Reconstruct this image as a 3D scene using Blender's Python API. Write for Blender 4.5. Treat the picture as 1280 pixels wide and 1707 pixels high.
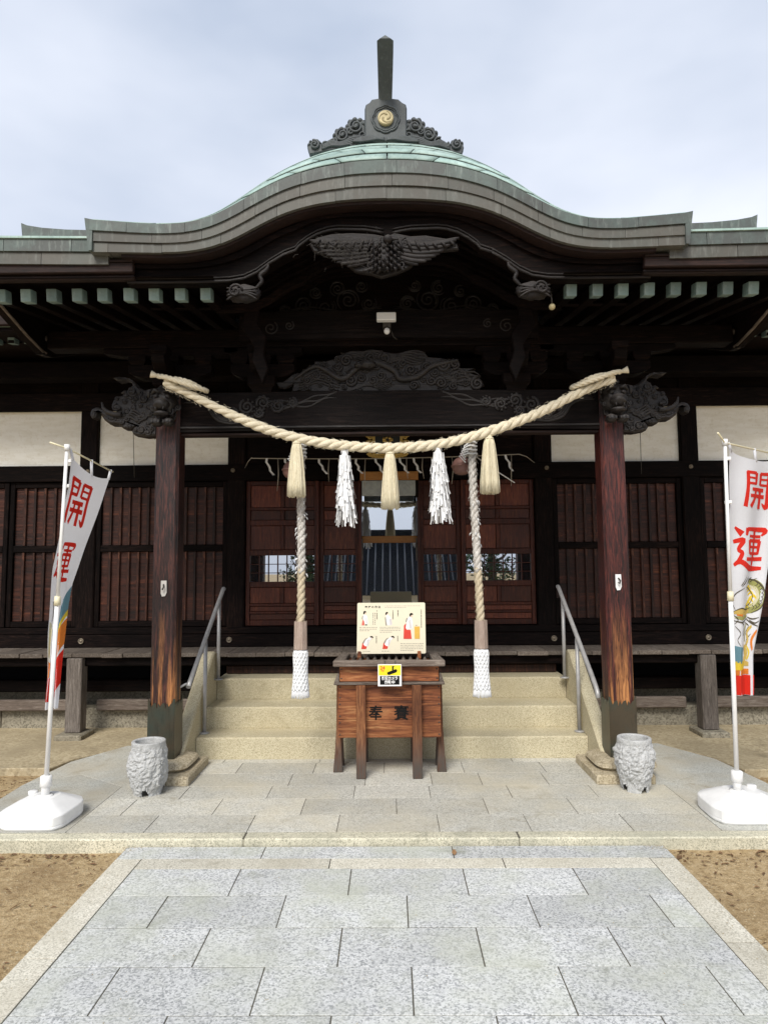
import bpy, bmesh, math, random
from mathutils import Vector, Matrix, noise as mnoise
random.seed(7)
R = math.radians
PI = math.pi
for o in list(bpy.data.objects): bpy.data.objects.remove(o)
SC = bpy.context.scene
COL = SC.collection

# ------------------------------------------------------------------ camera
cd = bpy.data.cameras.new('camera'); cam = bpy.data.objects.new('camera', cd); COL.objects.link(cam)
cd.sensor_fit = 'HORIZONTAL'; cd.sensor_width = 36.0; cd.lens = 36.0*1118/1280
cd.clip_start = 0.05; cd.clip_end = 2000
cam.matrix_world = (Matrix.Translation((0, 0, 1.64)) @ Matrix.Rotation(R(.50), 4, 'Z')
                    @ Matrix.Rotation(R(94.8), 4, 'X') @ Matrix.Rotation(R(-.40), 4, 'Z'))
SC.camera = cam

# ------------------------------------------------------------------ sky and sun
SUN_EL, SUN_AZ = R(45), R(196)          # compass-like azimuth, measured from +Y towards +X
world = bpy.data.worlds.new('World'); SC.world = world; world.use_nodes = True
wn = world.node_tree; wn.nodes.clear()
def WN(t, **k):
    n = wn.nodes.new(t)
    for a, b in k.items(): setattr(n, a, b)
    return n
sky = WN('ShaderNodeTexSky', sky_type='NISHITA', sun_disc=False, sun_elevation=SUN_EL, sun_rotation=SUN_AZ)
sky.air_density = 1.0; sky.dust_density = 3.0
tc = WN('ShaderNodeTexCoord')
mp = WN('ShaderNodeMapping'); mp.inputs['Scale'].default_value = (1.0, 1.0, 2.2)
mp.inputs['Location'].default_value = (.3, .1, .45)
wn.links.new(tc.outputs['Generated'], mp.inputs[0])
nz = WN('ShaderNodeTexNoise'); nz.inputs['Scale'].default_value = 1.25; nz.inputs['Detail'].default_value = 5; nz.inputs['Roughness'].default_value = .5
wn.links.new(mp.outputs[0], nz.inputs['Vector'])
rp = WN('ShaderNodeValToRGB')
rp.color_ramp.elements[0].position = .36; rp.color_ramp.elements[0].color = (2.35, 2.68, 3.3, 1)
rp.color_ramp.elements[1].position = .64; rp.color_ramp.elements[1].color = (4.05, 4.22, 4.65, 1)
wn.links.new(nz.outputs[0], rp.inputs[0])
mx = WN('ShaderNodeMix', data_type='RGBA'); mx.inputs[0].default_value = .93
wn.links.new(sky.outputs[0], mx.inputs[6]); wn.links.new(rp.outputs[0], mx.inputs[7])
bg = WN('ShaderNodeBackground'); bg.inputs[1].default_value = .1
wn.links.new(mx.outputs[2], bg.inputs[0])
wo = WN('ShaderNodeOutputWorld'); wn.links.new(bg.outputs[0], wo.inputs[0])

sl = bpy.data.lights.new('sun', 'SUN'); sl.energy = 1.5; sl.angle = R(25); sl.color = (1, .955, .88)
so = bpy.data.objects.new('sun', sl); COL.objects.link(so)
sd = Vector((math.sin(SUN_AZ)*math.cos(SUN_EL), math.cos(SUN_AZ)*math.cos(SUN_EL), math.sin(SUN_EL)))
so.rotation_euler = sd.to_track_quat('Z', 'Y').to_euler(); so.location = sd*30

vs = SC.view_settings
SC.display_settings.display_device = 'sRGB'
vs.view_transform = 'Standard'; vs.look = 'None'; vs.exposure = 1.28; vs.gamma = 1; vs.use_curve_mapping = False
SC.render.engine = 'CYCLES'
SC.cycles.use_denoising = True
SC.cycles.max_bounces = 6; SC.cycles.diffuse_bounces = 3; SC.cycles.glossy_bounces = 3

# ------------------------------------------------------------------ materials
MATS = {}
class NT:
    def __init__(s, name):
        s.m = bpy.data.materials.new(name); s.m.use_nodes = True
        s.t = s.m.node_tree; s.b = s.t.nodes['Principled BSDF']; MATS[name] = s.m
        s.tc = s.t.nodes.new('ShaderNodeTexCoord'); s.vec = s.tc.outputs['Object']
    def link(s, a, b): s.t.links.new(a, b)
    def mapv(s, sc=(1, 1, 1), loc=(0, 0, 0), src=None):
        n = s.t.nodes.new('ShaderNodeMapping'); n.inputs['Scale'].default_value = sc; n.inputs['Location'].default_value = loc
        s.link(src or s.vec, n.inputs[0]); return n.outputs[0]
    def noise(s, scale, detail=4, rough=.55, vec=None, dist=0):
        n = s.t.nodes.new('ShaderNodeTexNoise'); n.inputs['Scale'].default_value = scale
        n.inputs['Detail'].default_value = detail; n.inputs['Roughness'].default_value = rough; n.inputs['Distortion'].default_value = dist
        s.link(vec or s.vec, n.inputs['Vector']); return n.outputs[0]
    def voro(s, scale, vec=None, out='Distance'):
        n = s.t.nodes.new('ShaderNodeTexVoronoi'); n.inputs['Scale'].default_value = scale
        s.link(vec or s.vec, n.inputs['Vector']); return n.outputs[out]
    def ramp(s, fac, stops):
        n = s.t.nodes.new('ShaderNodeValToRGB'); e = n.color_ramp.elements
        while len(e) < len(stops): e.new(.5)
        for i, (p, c) in enumerate(stops):
            e[i].position = p; e[i].color = (*c, 1) if len(c) == 3 else c
        s.link(fac, n.inputs[0]); return n.outputs[0]
    def rampf(s, fac, a, b, lo=0., hi=1.):
        n = s.t.nodes.new('ShaderNodeMapRange'); n.inputs[1].default_value = a; n.inputs[2].default_value = b
        n.inputs[3].default_value = lo; n.inputs[4].default_value = hi; s.link(fac, n.inputs[0]); return n.outputs[0]
    def mix(s, fac, a, b, mode='MIX'):
        n = s.t.nodes.new('ShaderNodeMix'); n.data_type = 'RGBA'; n.blend_type = mode
        if isinstance(fac, (int, float)): n.inputs[0].default_value = fac
        else: s.link(fac, n.inputs[0])
        for v, i in ((a, 6), (b, 7)):
            if isinstance(v, tuple): n.inputs[i].default_value = (*v, 1)
            else: s.link(v, n.inputs[i])
        return n.outputs[2]
    def math(s, op, a, b=None):
        n = s.t.nodes.new('ShaderNodeMath'); n.operation = op
        for v, i in ((a, 0), (b, 1)):
            if v is None: continue
            if isinstance(v, (int, float)): n.inputs[i].default_value = v
            else: s.link(v, n.inputs[i])
        return n.outputs[0]
    def sep(s):
        n = s.t.nodes.new('ShaderNodeSeparateXYZ'); s.link(s.vec, n.inputs[0]); return n.outputs
    def rnd(s):
        return s.t.nodes.new('ShaderNodeObjectInfo').outputs['Random']
    def col(s, c):
        if isinstance(c, tuple): s.b.inputs['Base Color'].default_value = (*c, 1)
        else: s.link(c, s.b.inputs['Base Color'])
    def set(s, rough=.7, metal=0, spec=.5):
        if isinstance(rough, (int, float)): s.b.inputs['Roughness'].default_value = rough
        else: s.link(rough, s.b.inputs['Roughness'])
        s.b.inputs['Metallic'].default_value = metal; s.b.inputs['Specular IOR Level'].default_value = spec
    def bump(s, h, st=.3, dist=.01):
        n = s.t.nodes.new('ShaderNodeBump'); n.inputs['Strength'].default_value = st; n.inputs['Distance'].default_value = dist
        s.link(h, n.inputs['Height']); s.link(n.outputs[0], s.b.inputs['Normal'])
    def randbright(s, c, lo=.8, hi=1.2):
        r = s.rampf(s.rnd(), 0, 1, lo, hi)
        n = s.t.nodes.new('ShaderNodeCombineColor')
        for i in range(3): s.link(r, n.inputs[i])
        return s.mix(1., c, n.outputs[0], 'MULTIPLY')

def wood(name, stops, axis='x', grain=6, rough=.62, rnd=(.75, 1.25), bump=.35, wear=None, spec=.3):
    n = NT(name)
    st = {'x': (1.2, 14, 14), 'y': (14, 1.2, 14), 'z': (14, 14, 1.2)}[axis]
    v = n.mapv(st)
    # shift the grain per object so alike pieces differ
    a = n.noise(grain, 6, .62, v, .8); lo = n.noise(1.9, 3, .5)
    f = n.math('ADD', n.math('MULTIPLY', a, .72), n.math('MULTIPLY', lo, .28))
    c = n.ramp(f, stops)
    fine = n.noise(grain*6, 3, .6, v)
    c = n.mix(n.rampf(fine, .52, .72, 0, .55), c, tuple(x*.35 for x in stops[0][1]))
    if wear: c = wear(n, c, a, v)
    c = n.randbright(c, *rnd)
    n.col(c); n.set(rough, 0, spec); n.bump(n.math('ADD', a, n.math('MULTIPLY', fine, .5)), bump, .008)
    return n.m

def _dust_highlight(n, c, a, v):      # grey dust on upward faces, doubling as painted-in highlights on the carving
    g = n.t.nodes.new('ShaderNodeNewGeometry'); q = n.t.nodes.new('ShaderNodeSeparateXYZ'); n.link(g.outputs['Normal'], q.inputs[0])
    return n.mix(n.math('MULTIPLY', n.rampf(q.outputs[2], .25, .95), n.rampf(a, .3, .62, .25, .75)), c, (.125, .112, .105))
DARK = [(.36, (.0019, .0014, .0014)), (.54, (.0072, .0045, .0040)), (.74, (.030, .0155, .0115))]
wood('wood_dark', DARK, 'x', rough=.6, spec=.06)
wood('wood_dark_vertical', DARK, 'z', rough=.6, spec=.06)
wood('wood_dark_depth', DARK, 'y', rough=.6, spec=.06)
wood('wood_eave_board', [(.34, (.005, .0026, .0024)), (.52, (.018, .0082, .0066)), (.75, (.050, .024, .018))], 'x', rough=.7)
wood('wood_carved', [(.34, (.0055, .0044, .0046)), (.52, (.0165, .0135, .0132)), (.74, (.046, .039, .036))], 'x', grain=3, rough=.5, bump=.5, spec=.45, wear=_dust_highlight)
wood('wood_beam', [(.34, (.0022, .0016, .0016)), (.52, (.0075, .0050, .0046)), (.74, (.026, .0170, .0145))], 'x', grain=3, rough=.55, bump=.6, spec=.1)
wood('wood_carved_outer', [(.34, (.0035, .0024, .0022)), (.52, (.0105, .0074, .0068)), (.74, (.030, .0225, .02))], 'x', grain=3, rough=.55, bump=.5, spec=.3, wear=_dust_highlight)
wood('wood_shutter', [(.36, (.008, .0026, .0018)), (.48, (.032, .0090, .0050)), (.58, (.062, .0175, .0090)), (.72, (.19, .058, .024))], 'x', grain=2.5, rough=.5, spec=.3, rnd=(.75, 1.25))
wood('wood_batten', [(.34, (.009, .0034, .0024)), (.52, (.036, .0125, .0072)), (.72, (.16, .060, .028))], 'z', rough=.55, rnd=(.35, 1.9))
wood('wood_door', [(.32, (.016, .0038, .0026)), (.52, (.055, .0135, .0074)), (.74, (.15, .043, .019))], 'z', rough=.42, spec=.25)
wood('wood_door_panel', [(.32, (.026, .0060, .0036)), (.52, (.078, .0195, .0098)), (.74, (.20, .060, .024))], 'z', rough=.4, spec=.3, rnd=(.35, 1.8))
wood('wood_orange', [(.3, (.24, .10, .028)), (.6, (.36, .17, .05))], 'x', rough=.5)
wood('wood_weathered', [(.3, (.05, .038, .03)), (.5, (.13, .105, .085)), (.72, (.27, .235, .2))], 'y', rough=.85)
wood('wood_weathered_x', [(.3, (.05, .038, .03)), (.5, (.14, .11, .09)), (.72, (.29, .25, .21))], 'x', rough=.85)
wood('wood_weathered_z', [(.3, (.05, .042, .035)), (.5, (.13, .11, .095)), (.72, (.27, .24, .21))], 'z', rough=.85)
wood('wood_box', [(.36, (.055, .017, .008)), (.47, (.16, .051, .020)), (.56, (.28, .10, .037)), (.70, (.48, .24, .10))], 'x', grain=2.4, rough=.6)
def _legwear(n, c, a, v):
    z = n.sep()[2]
    f = n.math('MULTIPLY', n.rampf(z, .42, .12), n.rampf(a, .3, .5))
    return n.mix(f, c, (.075, .062, .052))
wood('wood_box_leg', [(.34, (.05, .018, .010)), (.5, (.15, .055, .022)), (.68, (.34, .15, .06))], 'z', wear=_legwear)
def _pillwear(n, c, a, v):
    z = n.sep()[2]
    st = n.noise(1.6, 4, .6, n.mapv((9, 9, .35)))
    f = n.math('MULTIPLY', n.rampf(z, 1.35, .70), n.rampf(st, .45, .55))
    return n.mix(f, c, n.ramp(a, [(.35, (.10, .03, .012)), (.65, (.50, .22, .075))]))
wood('wood_pillar', [(.40, (.0025, .0014, .0014)), (.5, (.020, .0070, .0060)), (.64, (.085, .0260, .0185))], 'z', wear=_pillwear, rough=.5, spec=.45)
wood('wood_pillar_red', [(.39, (.0045, .0016, .0016)), (.5, (.044, .0088, .0076)), (.64, (.14, .0300, .0200))], 'z', wear=_pillwear, rough=.5, spec=.45)
def _grip(n, c, a, v): return c
wood('wood_grip', [(.3, (.2, .14, .11)), (.55, (.38, .3, .25)), (.75, (.52, .44, .38))], 'z', grain=9, rough=.8)

def granite(name, base, light, dark, scale=85, stain=None, rough=.8, rnd=(.9, 1.1), bump=.25, sa=.5, st_scale=1.3):
    n = NT(name)
    a = n.noise(scale, 3, .7); b = n.noise(scale*2.3, 2, .6); lo = n.noise(2.6, 4, .6)
    q = n.t.nodes.new('ShaderNodeSeparateColor'); n.link(n.voro(scale*1.75, None, 'Color'), q.inputs[0])
    a = n.math('ADD', n.math('MULTIPLY', q.outputs[0], .38), n.math('MULTIPLY', a, .62))       # crystals over a soft cloud
    c = n.ramp(a, [(.33, dark), (.47, base), (.66, light)])
    c = n.mix(n.rampf(b, .62, .70, 0, .6), c, tuple(x*.35 for x in dark))
    c = n.mix(n.rampf(lo, .35, .7, .0, .35), c, tuple(x*.6 for x in base))
    if stain:
        s2 = n.noise(st_scale, 5, .65)
        c = n.mix(n.rampf(s2, .44, .66, 0, sa), c, stain)
    if stain:
        s3 = n.noise(6.5, 6, .75, None, .6); s4 = n.noise(1.1, 3, .5, n.mapv((1, 1, 1), (9, 4, 2)))
        k = n.math('MULTIPLY', n.rampf(s3, .50, .68), n.rampf(s4, .48, .62))
        c = n.mix(n.math('MULTIPLY', k, .75), c, tuple(x*.62 for x in stain))
    n.col(n.randbright(c, *rnd)); n.set(rough, 0, .3); n.bump(a, bump, .004)
granite('granite_path', (.53, .54, .535), (.67, .68, .675), (.28, .29, .295), 72, (.46, .475, .39), rnd=(.88, 1.07), sa=.65, st_scale=1.9)
granite('granite_border', (.58, .555, .47), (.70, .67, .58), (.38, .36, .30), 95, (.46, .42, .32), rnd=(.93, 1.07))
granite('granite_platform', (.51, .50, .445), (.62, .605, .545), (.33, .32, .28), 85, (.53, .48, .36), rnd=(.86, 1.1), sa=.7, st_scale=1.1)
granite('granite_kerb', (.58, .55, .42), (.70, .66, .52), (.33, .31, .235), 90, (.33, .33, .26), rnd=(.92, 1.08))
granite('granite_step', (.55, .49, .335), (.63, .575, .415), (.35, .30, .195), 110, (.50, .425, .265), rnd=(.93, 1.07), bump=.35, sa=.4)
granite('stone_foundation', (.26, .235, .18), (.34, .31, .24), (.15, .135, .1), 40, (.2, .17, .12))
granite('stone_base', (.46, .395, .275), (.55, .48, .35), (.27, .22, .145), 60, (.27, .22, .135), sa=.55, st_scale=4)
granite('stone_pot', (.44, .445, .445), (.50, .505, .505), (.36, .365, .365), 60, (.40, .40, .37), bump=.5, sa=.4)
granite('stone_ramp', (.44, .44, .40), (.51, .51, .465), (.31, .31, .28), 90, (.45, .39, .28), sa=.5)
granite('concrete', (.40, .33, .21), (.47, .40, .27), (.31, .25, .155), 30, (.27, .22, .14), sa=.6, bump=.2)
def _dirt():
    n = NT('dirt')
    a = n.noise(26, 8, .72); lo = n.noise(2.2, 5, .65); f = n.noise(120, 3, .7)
    c = n.ramp(a, [(.35, (.31, .215, .11)), (.5, (.48, .355, .195)), (.66, (.59, .455, .275))])
    c = n.mix(n.rampf(lo, .50, .68, 0, .55), c, (.24, .155, .075))
    c = n.mix(n.rampf(f, .58, .68, 0, .6), c, (.09, .06, .03))
    n.col(c); n.set(.95, 0, .2); n.bump(n.math('ADD', a, n.math('MULTIPLY', f, .4)), .8, .03)
_dirt()
def _copper(name, base, pat, streak, pa=.5, rough=.55, rnd=(.85, 1.15), metal=.0):
    n = NT(name)
    a = n.noise(3.2, 6, .65); s = n.noise(7, 5, .6, n.mapv((5, 5, .9)))
    c = n.mix(n.rampf(a, .44, .62, 0, pa), base, pat)
    c = n.mix(n.rampf(s, .54, .72, 0, .6), c, streak)
    g = n.noise(40, 3, .6); c = n.mix(n.rampf(g, .5, .75, 0, .3), c, tuple(x*.55 for x in base))
    n.col(n.randbright(c, *rnd)); n.set(rough, metal, .35); n.bump(a, .12, .01)
_copper('copper_rim', (.074, .082, .078), (.105, .145, .132), (.23, .27, .25), .75)
_copper('copper_rim_low', (.092, .088, .076), (.092, .104, .093), (.18, .185, .17), .55)
_copper('copper_roof', (.29, .41, .375), (.44, .57, .525), (.17, .24, .22), .8, rnd=(.72, 1.15))
_copper('copper_cap', (.13, .195, .185), (.24, .325, .31), (.38, .45, .44), .7, rough=.65, rnd=(.7, 1.2))
_copper('copper_ornament', (.066, .075, .08), (.09, .112, .112), (.13, .15, .155), .4)
_copper('copper_sheath', (.058, .046, .030), (.036, .052, .042), (.016, .018, .015), .75, rough=.34)
def plain(name, c, rough=.7, metal=0, spec=.5, var=.12, scale=18, bump=0, rnd=None):
    n = NT(name); a = n.noise(scale, 4, .6)
    k = n.mix(n.rampf(a, .35, .7), c, tuple(x*(1-var) for x in c))
    if rnd: k = n.randbright(k, *rnd)
    n.col(k); n.set(rough, metal, spec)
    if bump: n.bump(a, bump, .01)
    return n
def _plaster():
    n = NT('plaster'); a = n.noise(7, 5, .6, n.mapv((.7, .7, 3.0))); b = n.noise(30, 3, .6)
    c = n.ramp(a, [(.35, (.84, .82, .73)), (.6, (.93, .92, .85))])
    c = n.mix(n.rampf(b, .55, .7, 0, .2), c, (.5, .43, .28)); n.col(c); n.set(.9, 0, .2); n.bump(a, .25, .01)
_plaster()
plain('black_void', (.006, .006, .007), .9, spec=.1)
def fibre(name, a, b, axis, scale=30):
    n = NT(name); st = {'x': (1, 9, 9), 'z': (9, 9, .8)}[axis]
    f = n.noise(scale, 4, .7, n.mapv(st)); n.col(n.ramp(f, [(.34, a), (.62, b)])); n.set(.9, 0, .2); n.bump(f, .6, .006)
fibre('straw', (.62, .54, .36), (.86, .80, .62), 'z', 40)
fibre('rope_straw', (.60, .52, .37), (.86, .79, .62), 'x', 30)
fibre('rope_old', (.22, .19, .16), (.70, .68, .64), 'z', 13)
fibre('rope_hemp', (.34, .275, .18), (.60, .52, .38), 'z', 20)
plain('cotton_white', (.78, .79, .80), .9, var=.1, scale=30, bump=.2)
plain('paper', (.82, .83, .84), .85, var=.06)
plain('paper_dim', (.52, .5, .47), .85)
plain('plastic_white', (.84, .84, .83), .42, var=.14, scale=7)
plain('plastic_cream', (.78, .72, .5), .5)
plain('steel', (.44, .435, .43), .45, .3, var=.25, scale=14, bump=.08)
plain('iron', (.06, .055, .05), .6, .3)
plain('bell_copper', (.24, .125, .105), .5, .25, var=.35, scale=12)
plain('gold', (.62, .43, .13), .38, .7, var=.3, scale=30)
plain('gold_pale', (.55, .47, .27), .6, .1, var=.25, scale=30)
plain('crest_relief', (.36, .30, .16), .6, var=.2)
plain('nail_bronze', (.22, .18, .13), .5, .5, var=.3)
plain('black_lacquer', (.012, .016, .016), .3)
plain('camera_white', (.82, .83, .83), .4, var=.03)
def cloth(name, c, tr=.35):
    n = plain(name, c, .85, spec=.2, var=.04, scale=60, bump=.06)
    t = n.t; tb = t.nodes.new('ShaderNodeBsdfTranslucent'); tb.inputs[0].default_value = (*c, 1)
    ms = t.nodes.new('ShaderNodeMixShader'); ms.inputs[0].default_value = tr
    o = t.nodes['Material Output']; t.links.new(n.b.outputs[0], ms.inputs[1]); t.links.new(tb.outputs[0], ms.inputs[2]); t.links.new(ms.outputs[0], o.inputs[0])
cloth('cloth_white', (.80, .81, .85)); cloth('cloth_red', (.72, .035, .02)); cloth('cloth_blue', (.16, .30, .36))
cloth('cloth_yellow', (.80, .60, .06)); cloth('cloth_orange', (.72, .23, .04)); cloth('cloth_olive', (.36, .36, .13))
cloth('cloth_gold', (.62, .45, .13)); cloth('cloth_ink', (.10, .085, .06)); cloth('cloth_pale', (.70, .66, .45))
plain('ink_black', (.006, .006, .006), .8, spec=.2)
plain('ink_grey', (.28, .25, .2), .8)
plain('ink_grey_light', (.5, .46, .38), .8)
plain('poster_cream', (.80, .74, .57), .45, var=.03)
plain('poster_white', (.84, .83, .82), .5, var=.02)
plain('poster_shade', (.66, .62, .62), .5)
plain('poster_red', (.70, .06, .035), .5)
plain('poster_pink', (.80, .42, .33), .5)
plain('poster_gold', (.75, .45, .08), .5)
plain('poster_yellow', (.85, .70, .02), .4)
plain('skin_print', (.78, .6, .46), .5)
plain('roof_tile', (.012, .013, .016), .9, var=.5, scale=20, spec=.1)
plain('leaf_dry', (.20, .11, .05), .8, var=.4, rnd=(.6, 1.5))
plain('leaf_green', (.045, .085, .03), .7, var=.5, scale=2, rnd=(.7, 1.4))
plain('bark', (.09, .065, .045), .9)
plain('joint_soil', (.11, .10, .075), .95, var=.4, scale=30)
plain('tile_edge', (.10, .105, .115), .8)
plain('thread', (.42, .38, .32), .9)
plain('dust_web', (.05, .044, .038), .95, var=.4)
def _glass():
    n = NT('window_glass')
    n.col((.02, .025, .03)); n.set(.015, 0, .5); n.b.inputs['IOR'].default_value = 1.5
    t = n.t; g = t.nodes.new('ShaderNodeBsdfGlossy'); g.inputs['Roughness'].default_value = .012; g.inputs['Color'].default_value = (.86, .92, 1, 1)
    m = t.nodes.new('ShaderNodeMixShader'); m.inputs[0].default_value = .62
    o = t.nodes['Material Output']; t.links.new(n.b.outputs[0], m.inputs[1]); t.links.new(g.outputs[0], m.inputs[2]); t.links.new(m.outputs[0], o.inputs[0])
_glass()
plain('frosted_glass', (.36, .38, .36), .35, var=.3, scale=25)

# ------------------------------------------------------------------ mesh helpers
class MB:
    def __init__(s): s.v = []; s.f = []; s.sm = []
    def add(s, vs, fs, smooth=False):
        b = len(s.v); s.v += [tuple(p) for p in vs]
        for f in fs: s.f.append(tuple(b+i for i in f)); s.sm.append(smooth)
        return s
    def box(s, x0, x1, y0, y1, z0, z1, b=.004, M=None):
        hx, hy, hz = (x1-x0)/2, (y1-y0)/2, (z1-z0)/2; c = Vector(((x0+x1)/2, (y0+y1)/2, (z0+z1)/2))
        b = min(b, abs(hx)*.45, abs(hy)*.45, abs(hz)*.45)
        vs = []; ix = {}
        S = (-1, 1)
        for sx in S:
            for sy in S:
                for sz in S:
                    for k in range(3):
                        d = [hx-b, hy-b, hz-b]; d[k] = (hx, hy, hz)[k]
                        ix[sx, sy, sz, k] = len(vs); p = Vector((sx*d[0], sy*d[1], sz*d[2]))+c
                        vs.append(M @ p if M else p)
        fs = []
        for sg in S:
            fs.append([ix[sg, a, q, 0] for a, q in ((-1, -1), (1, -1), (1, 1), (-1, 1))])
            fs.append([ix[a, sg, q, 1] for a, q in ((-1, -1), (1, -1), (1, 1), (-1, 1))])
            fs.append([ix[a, q, sg, 2] for a, q in ((-1, -1), (1, -1), (1, 1), (-1, 1))])
        for a in S:
            for q in S:
                fs.append([ix[a, q, -1, 0], ix[a, q, 1, 0], ix[a, q, 1, 1], ix[a, q, -1, 1]])
                fs.append([ix[a, -1, q, 0], ix[a, 1, q, 0], ix[a, 1, q, 2], ix[a, -1, q, 2]])
                fs.append([ix[-1, a, q, 1], ix[1, a, q, 1], ix[1, a, q, 2], ix[-1, a, q, 2]])
                for t in S: fs.append([ix[a, q, t, 0], ix[a, q, t, 1], ix[a, q, t, 2]])
        return s.add(vs, fs)
    def tube(s, path, r, n=8, cap=True, squash=None):
        P = [Vector(p) for p in path]; m = len(P)
        rr = r if isinstance(r, (list, tuple)) else [r]*m
        up = None; vs = []
        for i in range(m):
            t = (P[min(i+1, m-1)]-P[max(i-1, 0)])
            if t.length < 1e-9: t = Vector((0, 0, 1))
            t.normalize()
            if up is None:
                a = Vector((0, 1, 0)) if abs(t.y) < .9 else Vector((1, 0, 0)); up = (a-t*a.dot(t)).normalized()
            else:
                up = up-t*up.dot(t)
                up = up.normalized() if up.length > 1e-6 else t.orthogonal().normalized()
            w = t.cross(up)
            for k in range(n):
                a = 2*PI*k/n; vs.append(P[i]+(up*math.cos(a)*(squash or 1)+w*math.sin(a))*rr[i])
        fs = [(i*n+k, i*n+(k+1) % n, (i+1)*n+(k+1) % n, (i+1)*n+k) for i in range(m-1) for k in range(n)]
        s.add(vs, fs, True)
        if cap: s.add(vs[:n], [tuple(range(n))]); s.add(vs[-n:], [tuple(range(n))])
        return s
    def lathe(s, prof, c=(0, 0, 0), n=20, smooth=True, fn=None):
        c = Vector(c); vs = []
        for r, z in prof:
            for k in range(n):
                a = 2*PI*k/n; q = fn(a, z) if fn else 1
                vs.append(c+Vector((r*q*math.cos(a), r*q*math.sin(a), z)))
        m = len(prof)
        fs = [(i*n+k, i*n+(k+1) % n, (i+1)*n+(k+1) % n, (i+1)*n+k) for i in range(m-1) for k in range(n)]
        s.add(vs, fs, smooth)
        s.add(vs[:n], [tuple(range(n))]); s.add(vs[-n:], [tuple(range(n))])
        return s
    def prism(s, pts, y0, y1, plane='xz', b=0):
        # outline (2-D) extruded between y0 and y1; plane says what the two coordinates are
        def to(p, d): return {'xz': (p[0], d, p[1]), 'yz': (d, p[0], p[1]), 'xy': (p[0], p[1], d)}[plane]
        n = len(pts)
        tri = tess(pts)
        if b:
            ins = inset(pts, b); sg = 1 if y1 > y0 else -1
            rings = [[to(p, y0) for p in ins], [to(p, y0+sg*b) for p in pts], [to(p, y1-sg*b) for p in pts], [to(p, y1) for p in ins]]
        else: rings = [[to(p, y0) for p in pts], [to(p, y1) for p in pts]]
        vs = [q for r in rings for q in r]; fs = []
        for j in range(len(rings)-1): fs += [(j*n+i, j*n+(i+1) % n, (j+1)*n+(i+1) % n, (j+1)*n+i) for i in range(n)]
        fs += [tuple(t) for t in tri] + [tuple((len(rings)-1)*n+i for i in reversed(t)) for t in tri]
        return s.add(vs, fs)
    def strip(s, top, bot, y0, y1):
        # a board between two curves of equal length (x, z), from depth y0 to y1
        n = len(top); vs = []
        for y in (y0, y1): vs += [(p[0], y, p[1]) for p in top]+[(p[0], y, p[1]) for p in bot]
        fs = []
        for i in range(n-1):
            a, b_, c, d = i, i+1, n+i+1, n+i
            fs += [(a, b_, c, d), (2*n+a, 2*n+b_, 2*n+c, 2*n+d), (a, b_, 2*n+b_, 2*n+a), (d, c, 2*n+c, 2*n+d)]
        for a, d in ((0, n), (n-1, 2*n-1)): fs.append((a, d, 2*n+d, 2*n+a))
        return s.add(vs, fs)
    def blob(s, c, r, seed=0, amp=.15, n=10, fr=3.):
        c = Vector(c); r = Vector(r) if not isinstance(r, (int, float)) else Vector((r, r, r)); vs = []
        for i in range(n+1):
            th = PI*i/n
            for k in range(2*n):
                a = PI*k/n; d = Vector((math.sin(th)*math.cos(a), math.sin(th)*math.sin(a), math.cos(th)))
                q = 1+amp*mnoise.noise(d*fr+Vector((seed, seed*.7, 0)))
                vs.append(c+Vector((d.x*r.x, d.y*r.y, d.z*r.z))*q)
        m = 2*n
        fs = [(i*m+k, i*m+(k+1) % m, (i+1)*m+(k+1) % m, (i+1)*m+k) for i in range(n) for k in range(m)]
        return s.add(vs, fs, True)
    def sheet(s, fn, nu, nv, smooth=True):
        vs = [fn(i/nu, j/nv) for j in range(nv+1) for i in range(nu+1)]
        fs = [(j*(nu+1)+i, j*(nu+1)+i+1, (j+1)*(nu+1)+i+1, (j+1)*(nu+1)+i) for j in range(nv) for i in range(nu)]
        return s.add(vs, fs, smooth)
    def mirror(s):
        o = MB(); o.v = [(-x, y, z) for x, y, z in s.v]; o.f = list(s.f); o.sm = list(s.sm); return o
    def shift(s, d):
        o = MB(); o.v = [(x+d[0], y+d[1], z+d[2]) for x, y, z in s.v]; o.f = list(s.f); o.sm = list(s.sm); return o
    def mesh(s, name):
        me = bpy.data.meshes.new(name); me.from_pydata(s.v, [], s.f)
        me.polygons.foreach_set('use_smooth', s.sm)
        bm = bmesh.new(); bm.from_mesh(me)
        bmesh.ops.remove_doubles(bm, verts=bm.verts, dist=1e-5)
        bmesh.ops.recalc_face_normals(bm, faces=bm.faces); bm.to_mesh(me); bm.free()
        me.update(); return me
    def build(s, name, mat, parent=None, sharp=None, **tags):
        me = s.mesh(name)
        if sharp: me.set_sharp_from_angle(angle=R(sharp))
        me.materials.append(MATS[mat])
        o = bpy.data.objects.new(name, me); COL.objects.link(o); adopt(o, parent); settags(o, tags); return o
def adopt(o, parent):
    if parent is None: return
    o.parent = parent
    # parents are translated at most: undo the whole chain so children stay in world coordinates
    q = parent; T = Matrix.Identity(4)
    while q is not None:
        T = (Matrix.Identity(4) if q.parent is None else q.matrix_parent_inverse) @ Matrix.LocRotScale(q.location, q.rotation_euler, q.scale) @ T
        q = q.parent
    o.matrix_parent_inverse = T.inverted()
def settags(o, tags):
    for k, v in tags.items():
        if v is not None: o[k] = v
def thing(name, label, cat, loc, group=None):
    o = bpy.data.objects.new(name, None); COL.objects.link(o); o.location = loc; o.empty_display_size = .1
    o['label'] = label; o['category'] = cat
    if group: o['group'] = group
    return o
def group_part(name, parent):
    o = bpy.data.objects.new(name, None); COL.objects.link(o); o.empty_display_size = .05; adopt(o, parent); return o
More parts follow.
